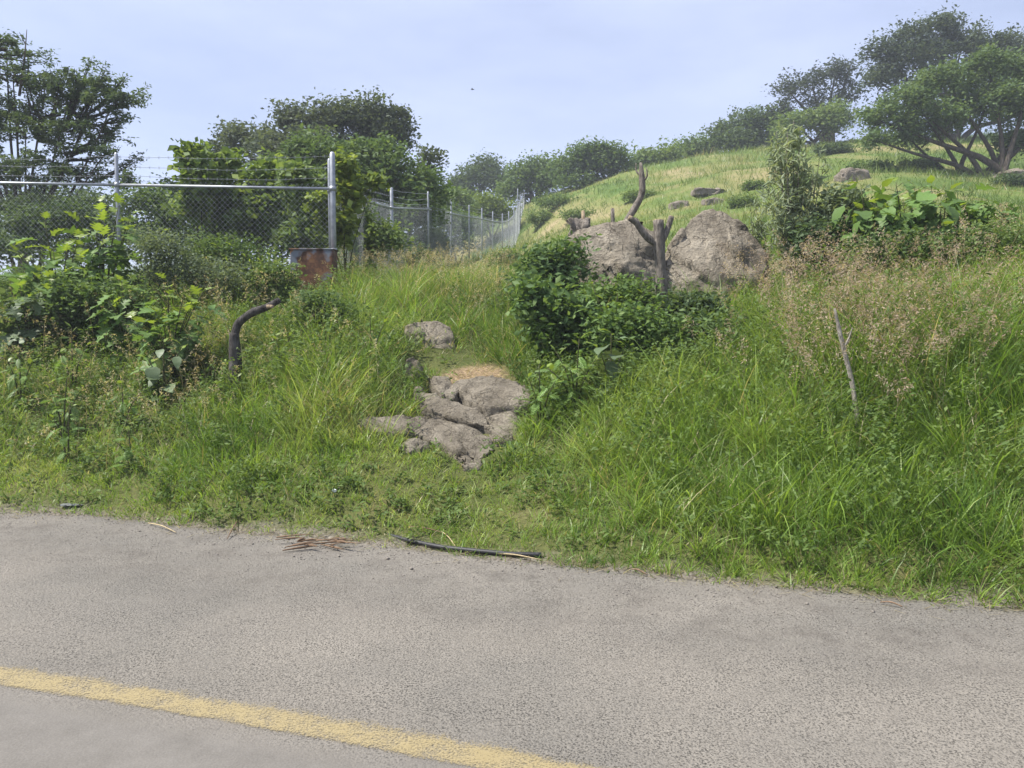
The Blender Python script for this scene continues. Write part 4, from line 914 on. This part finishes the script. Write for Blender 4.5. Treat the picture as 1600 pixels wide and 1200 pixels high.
weed('broad_leaf_plant', 'leafy green plant in front of the fence midway along the rail', 'plant', base_at(360, 11.0), tips_px([(340, 385, 0), (365, 370, .1), (390, 390, 0), (355, 410, -.2)], 11.0), 'lance', 'broad', .2, 10, 15, lg, 3)
weed('broad_leaf_plant', 'leafy green plant in front of the fence, second left of the rusty box', 'plant', base_at(415, 10.8), tips_px([(405, 395, 0), (425, 385, .1), (390, 410, 0)], 10.8), 'lance', 'broad', .18, 10, 16, lg, 3)
weed('broad_leaf_plant', 'leafy pale plant in front of the fence just right of its left post', 'plant', base_at(240, 10.9), tips_px([(225, 375, 0), (250, 365, .1), (270, 385, 0)], 10.9), 'lobed', 'broadgrey', .24, 9, 17, lg, 2)
weed('broad_leaf_plant', 'low broad leaf plant with two pale leaves below the bright lobed plant', 'plant', base_at(255, 8.4), tips_px([(255, 525, 0), (230, 560, -.1), (285, 540, 0)], 8.4), 'oval', 'broadgrey', .22, 6, 5, lg, 2)
weed('broad_leaf_plant', 'large oval leaved plant with one yellow leaf in front of the left boulder', 'plant', base_at(955, 7.6), tips_px([(955, 520, 0), (978, 540, -.1), (935, 545, 0)], 7.6), 'oval', 'broadgrey', .30, 5, 6, lg, 1)
weed('broad_leaf_plant', 'yellow green leafy plant between the boulders and dark shrubs', 'plant', base_at(960, 8.6), tips_px([(925, 445, 0), (965, 458, 0), (1010, 452, .1), (945, 470, -.2), (1038, 475, -.2)], 8.6), 'lance', 'broad', .19, 9, 7, lg, 3)
weed('broad_leaf_plant', 'pale topped leafy plant at the left foot of the boulders', 'plant', base_at(835, 10.2), tips_px([(835, 392, 0), (815, 410, 0), (860, 388, .2)], 10.2), 'lance', 'broad', .17, 9, 8, lg, 4)
row = 'broad leaved plants in a row on the bank top'
for k, (px, tp_, lab) in enumerate([
        (1355, [(1345, 288, 0), (1375, 296, .1), (1330, 315, -.1), (1360, 330, -.2)], 'broad leaved plant right of the willowy shrub, first of the row'),
        (1410, [(1400, 285, 0), (1430, 290, .1), (1412, 315, -.2), (1385, 330, -.2)], 'broad leaved plant second in the row on the bank top'),
        (1462, [(1455, 290, 0), (1480, 300, .1), (1470, 325, -.2), (1440, 325, -.1)], 'broad leaved plant third in the row on the bank top'),
        (1515, [(1505, 302, 0), (1535, 312, .1), (1550, 322, 0), (1515, 335, -.2)], 'broad leaved plant at the right end of the bank top row')]):
    weed('broad_leaf_plant', lab, 'plant', base_at(px, 9.9), tips_px(tp_, 9.9), 'oval' if k % 2 == 0 else 'lobed', 'broad', .27, 13, 20+k, row, 1, .4, .25, grow=1.25)
weed('broad_leaf_plant', 'pale lobed leaf plant low in the grass at the right edge', 'plant', base_at(1592, 6.2), tips_px([(1590, 668, 0), (1605, 690, 0), (1580, 705, -.1)], 6.2), 'lobed', 'broadgrey', .19, 6, 30, lg, 1)
weed('broad_leaf_plant', 'small soft leaved plant in the verge grass at lower right', 'plant', base_at(1478, 5.9), tips_px([(1478, 740, 0), (1465, 755, 0), (1500, 725, .2)], 5.9), 'lance', 'broad', .14, 7, 31, lg, 2)
fg = 'feathery cut leaved weeds'
for k, (px, Y, tp_, sz, lab) in enumerate([
        (112, 8.9, [(112, 512, 0), (90, 545, -.1), (135, 540, 0)], .17, 'feathery cut leaved weed with bright top, left bank'),
        (95, 8.1, [(105, 590, 0), (75, 600, 0), (130, 605, 0)], .16, 'feathery cut leaved weed low on the left bank'),
        (100, 7.6, [(110, 628, 0), (80, 648, 0)], .15, 'pale feathery weed below the other two on the left bank'),
        (350, 8.2, [(352, 565, 0), (335, 600, -.1), (370, 590, -.1)], .14, 'feathery weed at the foot of the bent black limb'),
        (580, 8.9, [(578, 490, 0), (560, 510, 0), (600, 505, 0)], .15, 'feathery weed left of the dark rounded rock'),
        (900, 7.5, [(905, 530, 0), (868, 548, 0), (932, 560, -.1), (890, 575, -.2), (855, 575, 0)], .21, 'bushy cut leaved weed right of the sandy gap'),
        (845, 7.4, [(842, 570, 0), (868, 595, -.1), (825, 590, 0)], .17, 'cut leaved weed at the right rim of the ledge'),
        (1110, 7.2, [(1100, 560, 0), (1125, 570, 0), (1090, 590, 0)], .16, 'cut leaved weed in long grass below the domed boulder'),
        (1165, 7.0, [(1160, 585, 0), (1190, 600, 0), (1175, 625, -.1), (1140, 620, 0)], .17, 'drooping cut leaved weed lower right of the domed boulder'),
        (1040, 8.6, [(1050, 520, 0), (1070, 530, 0)], .14, 'cut leaved weed beneath the pollarded tree'),
        (1490, 7.2, [(1490, 590, 0), (1470, 610, 0)], .13, 'cut leaved weed among long grass at right'),
        (30, 8.6, [(30, 545, 0), (10, 560, 0), (50, 565, -.1)], .17, 'cut leaved weed at the left edge of the bank'),
        (190, 8.0, [(190, 600, 0), (165, 615, 0), (215, 620, 0)], .16, 'cut leaved weed under the bright lobed plant'),
        (200, 7.2, [(200, 670, 0), (180, 690, 0)], .14, 'small cut leaved weed low on the left bank'),
        (440, 8.6, [(430, 525, 0), (455, 520, 0), (440, 545, 0)], .15, 'cut leaved weed right of the bent black limb'),
        (510, 9.2, [(505, 490, 0), (525, 500, 0)], .15, 'cut leaved weed below the rusty box'),
        (1010, 7.4, [(1000, 590, 0), (1025, 600, 0), (985, 610, 0)], .17, 'cut leaved weed in front of the dark shrubs below the pollarded tree'),
        (1240, 7.6, [(1235, 560, 0), (1255, 570, 0)], .15, 'cut leaved weed left of the thin bare grey stem'),
        (1440, 6.4, [(1440, 690, 0), (1420, 705, 0), (1460, 700, 0)], .15, 'cut leaved weed in the lower right grass')]):
    weed('cut_leaf_weed', lab, 'weed', base_at(px, Y), tips_px(tp_, Y), 'fern', 'fern', sz, 8, 50+k, fg, 2, .15, .4)

# ------------------------------------------------------------------ grasses
def blades(X, Y, H, lean, leandir, Wd, col, segs=3, bendpow=1.0, base=None, z0=-.02):
    """one tapered curved strip per blade; H length, lean: start tilt, bendpow: extra tilt towards the tip"""
    n_ = len(X); Z = gz(X, Y)+z0 if base is None else base
    dx, dy = np.cos(leandir), np.sin(leandir)
    fa = rng.uniform(0, 2*math.pi, n_); sx, sy = np.cos(fa), np.sin(fa)
    p = np.stack([X, Y, Z], 1); V = np.empty((n_, 2*segs+1, 3), np.float32)
    for k in range(segs+1):
        wk = Wd*(1.0 if k < segs*.5 else 1-(k/segs)**2.2) if k < segs else Wd*0
        if k < segs:
            off = np.stack([sx*wk/2, sy*wk/2, wk*0], 1); V[:, 2*k] = p-off; V[:, 2*k+1] = p+off
        else: V[:, 2*segs] = p
        th = lean + bendpow*(k+.5)/segs
        st = H/segs
        p = p + np.stack([np.sin(th)*dx*st, np.sin(th)*dy*st, np.cos(th)*st], 1)
    f = []
    for k in range(segs-1): f += [(2*k, 2*k+1, 2*k+3), (2*k, 2*k+3, 2*k+2)]
    f.append((2*segs-2, 2*segs-1, 2*segs))
    Fc = (np.arange(n_)[:, None, None]*(2*segs+1) + np.array(f)[None]).reshape(-1, 3)
    return V.reshape(-1, 3), Fc, np.repeat(col, 2*segs+1, 0)
def palette(t, cols):
    cols = np.asarray(cols, float); x = np.clip(t, 0, 1)*(len(cols)-1); i = np.floor(x).astype(int).clip(0, len(cols)-2); f = (x-i)[:, None]
    return cols[i]*(1-f)+cols[i+1]*f
def world_blobs(lst):
    return [(seen_ground(px, py), rx_, ry_, v) for px, py, rx_, ry_, v in lst]
# ground that carries no grass: rock slabs, sand, trampled way
slab_c = [(np.array([seen_ground(*p)[:2] for p in s[0]])) for s in slabs]
def in_poly(X, Y, poly, grow=1.0):
    c = poly.mean(0); q = c+(poly-c)*grow; r = np.zeros(len(X), bool); j = len(q)-1
    for i in range(len(q)):
        cnd = ((q[i, 1] > Y) != (q[j, 1] > Y)) & (X < (q[j, 0]-q[i, 0])*(Y-q[i, 1])/(q[j, 1]-q[i, 1]+1e-12)+q[i, 0]); r ^= cnd; j = i
    return r
hole = np.array([seen_ground(*p)[:2] for p in [(640, 660), (665, 608), (700, 600), (715, 578), (775, 576), (822, 605), (826, 640), (806, 690), (770, 725), (715, 725), (640, 690), (575, 680), (575, 658)]])
def in_slab(X, Y):
    r = np.zeros(len(X), bool)
    for q in slab_c: r |= in_poly(X, Y, q, 1.03)
    return r
stand = np.array([seen_ground(*p)[:2] for p in [(640, 560), (655, 560), (658, 588), (632, 588)]])
# height of the sward (m) : (px, py on the ground, radius x, radius y, height change)
hb = world_blobs([(470, 640, 1.0, 1.0, .26), (560, 560, .8, .8, .10), (250, 640, 1.6, 1.2, -.10), (90, 600, 1.4, 1.2, -.10), (420, 455, 1.0, .7, .22), (300, 455, 1.0, .7, .22), (490, 465, .5, .5, .22), (360, 590, .45, .5, -.30), (690, 575, .7, .5, -.26), (660, 545, .6, .5, -.18), (740, 560, .5, .4, -.2), (700, 790, 1.2, .7, -.22), (640, 740, .8, .7, -.12), (860, 760, .9, .7, -.05), (1180, 640, 1.0, .8, .15), (930, 575, 1.1, .75, -.30), (1040, 575, .9, .7, -.22), (890, 640, .9, .6, -.08), (1400, 650, 1.4, 1.1, .22), (1300, 560, 1.3, .9, .15), (1520, 560, 1.2, 1, .2), (1250, 800, 1.0, .7, .04), (805, 560, .35, .6, .30), (830, 600, .4, .35, .16), (670, 470, 1.2, 1.2, .05), (740, 640, .7, .8, -.25)])
def sward_h(X, Y):
    d = dist_edge(X, Y)
    rt = sstep(-.2, 1.2, X); h = .09 + .27*sstep(.0, 1.7-1.0*rt, d) + .10*sstep(1.5-.6*rt, 3.5-1.2*rt, d) + .06*rt
    for c, rx_, ry_, v in hb: h = h + v*np.exp(-(((X-c[0])/rx_)**2+((Y-c[1])/ry_)**2)*1.1)
    h = h*(1 + 1.1*fbm2(X, Y, 1.1, 3, 61) + .9*fbm2(X, Y, 3.2, 2, 62))
    return np.clip(h, .05, .95)
PAL = [(.070, .132, .028), (.114, .200, .035), (.168, .268, .048), (.232, .325, .068), (.30, .365, .12)]
DRY = [(.22, .20, .085), (.33, .29, .16), (.45, .40, .26)]
drynear = world_blobs([(700, 800, 1.6, .5, .16), (690, 470, 2.2, 2.0, .30), (720, 440, 2.5, 3.0, .25), (150, 600, 1.8, 1.6, .16), (350, 560, 1.0, 1.0, .2), (560, 650, .6, .4, .4), (1400, 470, 1.8, 1.6, .14), (1590, 400, 1.0, 1.5, .40), (740, 560, .6, .5, .35), (60, 480, 2, 1.2, .15), (420, 440, 1.6, 1, .22)])
ylw = world_blobs([(640, 430, 2.5, 2.5, .35), (690, 780, 1.6, .7, .20), (480, 620, 1.2, 1.2, .12), (900, 720, 1.2, .8, .12), (120, 740, 1.8, .8, .18), (1500, 500, 2, 2, .10), (830, 540, .7, .9, -.35), (850, 500, .8, .9, -.3), (230, 500, 1.2, 1.0, -.2), (1000, 560, 1.2, .8, -.12), (60, 540, 1.5, 1, -.15)])
def cast(X, Y, blobs):
    s = np.zeros(len(X))
    for c, rx_, ry_, v in blobs: s += v*np.exp(-(((X-c[0])/rx_)**2+((Y-c[1])/ry_)**2))
    return s
def scatter(n_, x0, x1, y0, y1): return rng.uniform(x0, x1, n_), rng.uniform(y0, y1, n_)
def in_view(X, Y, m=1.06): return np.abs(X) < (800/F)*Y*m + .5
def keep_ground(X, Y, dmin=.0):
    d = dist_edge(X, Y)
    k = (d > dmin) & in_view(X, Y) & ~in_slab(X, Y) & (rng.random(len(X)) > in_poly(X, Y, hole, 1.0)*.72) & ~in_poly(X, Y, stand, 1.2) & (rng.random(len(X)) > sand_mask(X, Y)*1.1)
    return k
def put(name, lst, mat, label, cat, group=None):
    V = []; Fc = []; cl = []; n_ = 0
    for v, f, c in lst: V.append(v); Fc.append(f+n_); cl.append(c); n_ += len(v)
    me = meshnp(name, np.concatenate(V), np.concatenate(Fc), mat, np.concatenate(cl)); ob = link(name, me); tag(ob, label, cat, group, 'stuff'); return ob
def grass_cols(X, Y, tuft):
    t = .46 + 1.3*fbm2(X, Y, .8, 3, 71) + .9*fbm2(X, Y, 3.2, 2, 72) + .45*(tuft-.5) + cast(X, Y, ylw) + .25*(rng.random(len(X))-.5)
    c = palette(t, PAL); dr = rng.random(len(X)) < (.03 + .6*cast(X, Y, drynear) + .2*np.clip(fbm2(X, Y, 2, 2, 75), 0, 1))
    c[dr] = palette(rng.random(dr.sum()), DRY)
    return c*(.75+.55*rng.random((len(X), 1)))
def tufted(nt_, per, spread, x0, x1, y0, y1, dmin):
    X, Y = scatter(nt_, x0, x1, y0, y1); k = keep_ground(X, Y, dmin); X, Y = X[k], Y[k]; tone = rng.random(len(X))
    i = np.repeat(np.arange(len(X)), per); a = rng.uniform(0, 6.283, len(i)); r = np.abs(rng.normal(0, spread, len(i)))
    bx, by = X[i]+np.cos(a)*r, Y[i]+np.sin(a)*r
    k = keep_ground(bx, by, dmin-.02)
    return bx[k], by[k], a[k], tone[i][k], i[k]
parts = []
# short and middle grass over the whole bank
X, Y, A, T, I = tufted(17800, 16, .075, -10, 7.5, 4.2, 15, .03)
H = sward_h(X, Y)*rng.uniform(.55, 1.25, len(X))
parts.append(blades(X, Y, H, rng.uniform(.05, .85, len(X)), A + rng.normal(0, .6, len(X)), rng.uniform(.0045, .0098, len(X)), grass_cols(X, Y, T), 3, rng.uniform(.2, 1.7, len(X))))
# lawn-like fuzz at the verge
X, Y, A, T, I = tufted(8200, 10, .05, -6, 4.2, 4.2, 8, -.02); k = dist_edge(X, Y) < 1.7; X, Y, A, T = X[k], Y[k], A[k], T[k]
k = rng.random(len(X)) < np.clip(.35 + 1.6*fbm2(X, Y, 2.2, 3, 31) + dist_edge(X, Y)*2.2, 0, 1); X, Y, A, T = X[k], Y[k], A[k], T[k]
parts.append(blades(X, Y, rng.uniform(.04, .17, len(X)), rng.uniform(.1, .9, len(X)), A, rng.uniform(.004, .008, len(X)), grass_cols(X, Y, T), 3, rng.uniform(.2, 1.4, len(X))))
# long arching broad blades
X, Y, A, T, I = tufted(2300, 13, .07, -10, 7.5, 4.6, 13, .35)
wgt = sward_h(X, Y); k = rng.random(len(X)) < np.clip((wgt-.22)*2.6, 0.05, 1); X, Y, A, T = X[k], Y[k], A[k], T[k]
parts.append(blades(X, Y, sward_h(X, Y)*rng.uniform(.95, 1.6, len(X)), rng.uniform(.02, .55, len(X)), A + rng.normal(0, .5, len(X)), rng.uniform(.006, .0135, len(X)), grass_cols(X, Y, T)*1.08, 5, rng.uniform(.5, 2.1, len(X))))
# dead thatch and clippings where the grass meets the asphalt
n_ = 2600; X = rng.uniform(-5.2, 3.6, n_); Y = Ye(X) + rng.normal(.10, .13, n_); k = in_view(X, Y); X, Y = X[k], Y[k]; n_ = len(X)
parts.append(blades(X, Y, rng.uniform(.03, .16, n_), rng.uniform(1.25, 1.54, n_), rng.uniform(0, 6.283, n_), rng.uniform(.0025, .006, n_), palette(rng.random(n_), [(.16, .13, .07), (.27, .225, .13), (.38, .33, .21)]), 2, rng.uniform(-.1, .1, n_), np.maximum(gz(X, Y), .004)+.004))
# trodden straw on the sandy patch
n_ = 420; X = rng.normal(sandc[0], .28, n_); Y = rng.normal(sandc[1]+.03, .22, n_); k = ~in_slab(X, Y); X, Y = X[k], Y[k]; n_ = len(X)
parts.append(blades(X, Y, rng.uniform(.05, .22, n_), rng.uniform(.7, 1.5, n_), rng.uniform(0, 6.283, n_), rng.uniform(.003, .006, n_), palette(rng.random(n_), DRY), 3, rng.uniform(0, .5, n_), None, .004))
put('bank_grass', parts, M['grass'], 'long tangled green grass covering the roadside bank', 'grass')
# seed heads: fine stems with airy panicles
def panicles(spots, n_each, Lmin, Lmax, cols, head=.22, spk=34, mult=1.0):
    P_ = []
    for (px, py, rx_, ry_, n_) in spots:
        c = seen_ground(px, py); n_ = int(n_*mult); X = rng.normal(c[0], rx_, n_); Y = rng.normal(c[1], ry_, n_); P_.append(np.stack([X, Y], 1))
    P_ = np.concatenate(P_); k = keep_ground(P_[:, 0], P_[:, 1], .3); P_ = P_[k]; n_ = len(P_)
    Lh = rng.uniform(Lmin, Lmax, n_); ld = rng.uniform(0, 6.283, n_); le = rng.uniform(.02, .3, n_); bp = rng.uniform(.1, .7, n_)
    tone = rng.random(n_); c = palette(tone, cols)
    s1 = blades(P_[:, 0], P_[:, 1], Lh, le, ld, np.full(n_, .0035), c*.9, 4, bp)
    # point along stem
    def along(f):
        p = np.stack([P_[:, 0], P_[:, 1], gz(P_[:, 0], P_[:, 1])], 1); m = 12
        for q in range(m):
            fr = (q+.5)/m; th = le+bp*fr; st = Lh/m*(fr < f)
            p = p + np.stack([np.sin(th)*np.cos(ld)*st, np.sin(th)*np.sin(ld)*st, np.cos(th)*st], 1)
        return p
    base = along(.72); tip = along(1.0); i = np.repeat(np.arange(n_), spk); f = rng.random(len(i))
    hs = head*(.6+.8*rng.random(n_))
    ctr = base[i]*(1-f[:, None]) + tip[i]*f[:, None]
    r = hs[i]*.42*(1-f*.75)*rng.random(len(i))**.6; a = rng.uniform(0, 6.283, len(i))
    ctr = ctr + np.stack([np.cos(a)*r, np.sin(a)*r, r*.45-.02*rng.random(len(i))], 1)
    sz = rng.uniform(.008, .021, len(i))[:, None]; d = rng.normal(size=(len(i), 3)); d /= np.linalg.norm(d, axis=1, keepdims=True); e = np.cross(d, rng.normal(size=(len(i), 3))); e /= np.linalg.norm(e, axis=1, keepdims=True)
    V = np.stack([ctr-d*sz, ctr+e*sz*.4, ctr+d*sz], 1).reshape(-1, 3); Fc = np.arange(len(V)).reshape(-1, 3)
    return [s1, (V, Fc, np.repeat(c[i]*rng.uniform(.8, 1.25, (len(i), 1)), 3, 0))]
PINK = [(.28, .21, .16), (.40, .31, .245), (.50, .41, .33)]
BEIG = [(.30, .25, .15), (.42, .36, .24), (.52, .46, .33)]
put('pink_seed_heads', panicles([(1330, 560, .45, .35, 70), (1390, 600, .45, .35, 80), (1290, 530, .5, .4, 60), (1440, 560, .5, .4, 50), (1240, 500, .45, .4, 40), (1540, 620, .5, .4, 40), (1370, 640, .4, .3, 50), (1310, 690, .4, .3, 20), (1205, 510, .35, .3, 20), (1480, 500, .6, .5, 30), (1300, 600, .3, .3, 40)], 0, .7, 1.15, PINK, .26, 56, 1.05), M['dryhead'], 'pinkish feathery grass seed heads on the right of the bank', 'seed heads')
put('dry_seed_heads', panicles([(650, 445, 1.2, 1.2, 170), (720, 460, .8, 1.0, 110), (580, 450, .9, .9, 90), (440, 470, .7, .6, 80), (330, 500, .8, .6, 60), (160, 620, 1.2, .8, 90), (60, 560, 1.2, .8, 60), (230, 680, .9, .6, 40), (390, 580, .5, .4, 30), (760, 500, .4, .6, 40), (560, 610, .5, .5, 20), (1590, 420, .6, .8, 60), (300, 610, .6, .6, 40)], 0, .4, .85, BEIG, .17, 26, 1.4), M['dryhead'], 'dry beige grass seed heads on the left and middle of the bank', 'seed heads')
# small leaved ground weeds mixed into the grass
def herb(n_, per, spots, cols, leaf):
    P_ = np.concatenate([np.stack([rng.normal(seen_ground(px, py)[0], rx_, m), rng.normal(seen_ground(px, py)[1], ry_, m)], 1) for px, py, rx_, ry_, m0 in spots for m in [int(m0*1.7)]])
    P_ = P_[keep_ground(P_[:, 0], P_[:, 1], .15)]; n_ = len(P_); hh_ = sward_h(P_[:, 0], P_[:, 1])*rng.uniform(.6, 1.25, n_)
    b = np.stack([P_[:, 0], P_[:, 1], gz(P_[:, 0], P_[:, 1])], 1); l = rng.normal(size=(n_, 2))*.12
    tp = np.stack([b, b+np.c_[l*.3, hh_*.35], b+np.c_[l*.7, hh_*.75], b+np.c_[l, hh_]], 1)
    return leaves_on(tp, per, leaf, .045, rng, cols, aspect=.45, upbias=.75, flat=.8, t0=.32)
put('ground_weeds', [herb(0, 24, [(150, 640, 1.6, 1.1, 260), (300, 600, 1.0, .9, 150), (60, 560, 1.2, .9, 120), (500, 560, .9, .7, 90), (900, 600, .8, .5, 110), (1100, 600, 1.0, .6, 110), (1350, 620, 1.4, .9, 160), (1480, 740, .8, .6, 70), (560, 800, 1.0, .25, 50), (300, 780, 1.4, .3, 30), (1000, 720, 1.4, .5, 30), (850, 500, .6, .7, 80), (400, 470, 1.2, .6, 110)], [(.07, .12, .032), (.11, .17, .045), (.165, .225, .07)], .05)], M['leaf'], 'small leaved weeds growing through the bank grass', 'weeds')
# grass of the open hillside
X, Y = scatter(230000, -14, 46, 12.5, 62)
k = in_view(X, Y) & (rng.random(len(X)) < np.clip(15.0/Y, .25, 1)) & ~((X < -3.2-.0*Y) & (Y > 19)); X, Y = X[k], Y[k]
s = (Y/14)**.75
t = .38 + 1.25*fbm2(X, Y, .22, 4, 81) + .9*fbm2(X, Y, 1.0, 2, 82) + .3*(rng.random(len(X))-.5)
HPAL = [(.065, .12, .025), (.10, .165, .032), (.145, .205, .05), (.205, .245, .075), (.29, .275, .12), (.38, .32, .19)]
put('hillside_grass', [blades(X, Y, rng.uniform(.14, .42, len(X))*np.clip(1.0+3.2*fbm2(X, Y, .5, 3, 83), .35, 2.6), rng.uniform(.05, .6, len(X)), rng.uniform(0, 6.283, len(X)), rng.uniform(.008, .016, len(X))*s, palette(t, HPAL), 2, rng.uniform(.2, 1.0, len(X)))], M['grass'], 'green and straw coloured grass over the open hillside', 'grass')

# ------------------------------------------------------------------ things lying at the roadside
def lay(px, py, dz=0.0):
    g = G(px, py); return np.array([g[0], g[1], max(float(gz(g[0], g[1])), .004)+dz])
hp = [(560, 829), (598, 838), (640, 850), (690, 860), (745, 866), (800, 871), (846, 872)]
pts = np.array([lay(*p, .018) for p in hp]); pts[:, 2] = .024; 
root = tag(limb('black_hose', pts, [.017]*7, M['rubber'], None, pts[3]*[1, 1, 0], 8, 60, 1, .0, False), 'black rubber hose lying along the grass edge of the road', 'hose'); root.location = tuple(pts[3]*[1, 1, 0])
rr = random.Random(4)
c0 = lay(497, 856); root = empty('bark_husk', c0); tag(root, 'heap of brown dry bark strips on the asphalt left of the hose', 'bark strips')
for k in range(24):
    px, py = rr.uniform(448, 545), rr.uniform(848, 861); a = rr.gauss(.05, .45); L = rr.uniform(.05, .30); p = lay(px, py, .008+.004*k*.5)
    d = np.array([math.cos(a), math.sin(a), 0])*L/2
    limb('bark_strip', [p-d, p+np.array([0, 0, rr.uniform(.005, .02)]), p+d+np.array([0, 0, rr.uniform(0, .015)])], [.003, rr.uniform(.004, .012), .002], M['drybark'], root, np.array(root.location), 5, 9, k, .9)
twl = [((355, 845), (372, 822), 'thin curved twig at the verge left of the bark strips'), ((232, 820), (275, 835), 'pale straw stalk on the road edge at left'), ((760, 868), (845, 878), 'thin straw stalk beside the right end of the hose'), ((640, 838), (700, 846), 'grey twig lying just above the hose'), ((700, 838), (735, 822), 'pale twig sticking up from the verge above the hose'), ((985, 893), (1010, 901), 'short brown twig on the road edge right of the hose'), ((690, 843), (712, 858), 'short pale twig touching the middle of the hose'), ((1375, 945), (1410, 952), 'thin brown twig at the verge toward the right edge')]
for k, (a, b, lab) in enumerate(twl):
    p, q = lay(*a, .012), lay(*b, .012); m_ = (p+q)/2 + np.array([0, .01, .015])
    o_ = limb('twig', [p, m_, q], [.003, .005, .003], M['straw' if k in (1, 2, 4, 6) else 'drybark'], None, p, 5, 9, k, .3); o_.location = tuple(p); tag(o_, lab, 'twig', 'twigs at the road edge')
def crumple(name, c, sx, sy, sz, mat, label, cat, seed):
    bm = bmesh.new(); bmesh.ops.create_icosphere(bm, subdivisions=3, radius=1)
    co = np.array([v.co for v in bm.verts]); d = 1+1.1*fbm(co*1.6+seed, 3, seed); 
    for v, q in zip(bm.verts, co*d[:, None]*np.array([sx, sy, sz])): v.co = q
    me = bpy.data.meshes.new(name); bm.to_mesh(me); bm.free(); me.materials.append(mat); ob = link(name, me); ob.location = tuple(c); tag(ob, label, cat); return ob
g = seen_ground(524, 782); crumple('paper_litter', g+np.array([0, -.03, .09]), .018, .012, .014, M['litter'], 'scrap of white paper litter caught in the verge grass', 'litter', 3)
g = lay(112, 797, .02); crumple('plastic_film', g, .10, .04, .012, M['film'], 'crumpled grey plastic film at the road edge, far left', 'litter', 5)
# loose stones on the road edge: uncountable
n_ = 2600; X = rng.uniform(-5.5, 4, n_); d = np.abs(rng.normal(0, .35, n_)); Y = Ye(X)+.12-d; k = in_view(X, Y) & (Y > 3.0); X, Y = X[k], Y[k]; n_ = len(X)
oct_ = np.array([(1, 0, 0), (-1, 0, 0), (0, 1, 0), (0, -1, 0), (0, 0, .7), (0, 0, -.7)], float); of = np.array([(0, 2, 4), (2, 1, 4), (1, 3, 4), (3, 0, 4), (2, 0, 5), (1, 2, 5), (3, 1, 5), (0, 3, 5)])
s = rng.uniform(.0025, .0075, n_)*(1+(rng.random(n_) > .97)*1.2)
V = (oct_[None]*s[:, None, None]*rng.uniform(.6, 1.3, (n_, 6, 1)) + np.stack([X, Y, np.maximum(gz(X, Y), .002)+s*.3], 1)[:, None]).reshape(-1, 3)
me = meshnp('loose_gravel', V, (np.arange(n_)[:, None, None]*6+of[None]).reshape(-1, 3), M['pebble']); tag(link('loose_gravel', me), 'loose gravel scattered along the road edge', 'gravel', kind='stuff')
# thin haze of the humid air, clear close by
bm = bmesh.new(); bmesh.ops.create_cube(bm, size=1)
for v in bm.verts: v.co = Vector((v.co.x*470, 65+v.co.y*420, 15+v.co.z*34))
me = bpy.data.meshes.new('haze'); bm.to_mesh(me); bm.free()
hm = bpy.data.materials.new('haze_air'); hm.use_nodes = True; hn = hm.node_tree; hn.nodes.clear()
ho = hn.nodes.new('ShaderNodeOutputMaterial'); hv = hn.nodes.new('ShaderNodeVolumePrincipled'); hn.links.new(hv.outputs[0], ho.inputs['Volume'])
hv.inputs['Color'].default_value = (.86, .92, 1, 1); hv.inputs['Density'].default_value = .0016; hv.inputs['Anisotropy'].default_value = .2
me.materials.append(hm); tag(link('haze', me), 'thin pale haze in the air over the hillside', 'haze', kind='stuff')
# a small bird far up
c = P(738, 140, 60); root = empty('bird', c); tag(root, 'tiny dark bird flying in the sky above the ridge', 'bird')
a = Acc(); a.add(*tube([(-.12, 0, 0), (-.05, 0, .01), (.04, 0, .01), (.12, 0, .02), (.16, 0, .02)], [.01, .035, .04, .025, .006], 7)); link('body', a.mesh('body', M['bird'], True), root)
for s_ in (-1, 1):
    wv = np.array([(.05, 0, .02), (-.05, 0, .02), (.03, .14*s_, .07), (-.06, .14*s_, .07), (-.06, .27*s_, .03)]); wv = np.concatenate([wv, wv-np.array([0, 0, .008])])
    f = [(0, 1, 3), (0, 3, 2), (2, 3, 4), (5, 8, 6), (5, 7, 8), (7, 9, 8), (0, 2, 7), (0, 7, 5), (2, 4, 9), (2, 9, 7), (1, 6, 8), (1, 8, 3), (3, 8, 9), (3, 9, 4)]
    a = Acc(); a.add(wv, f); link('wing', a.mesh('wing', M['bird']), root)
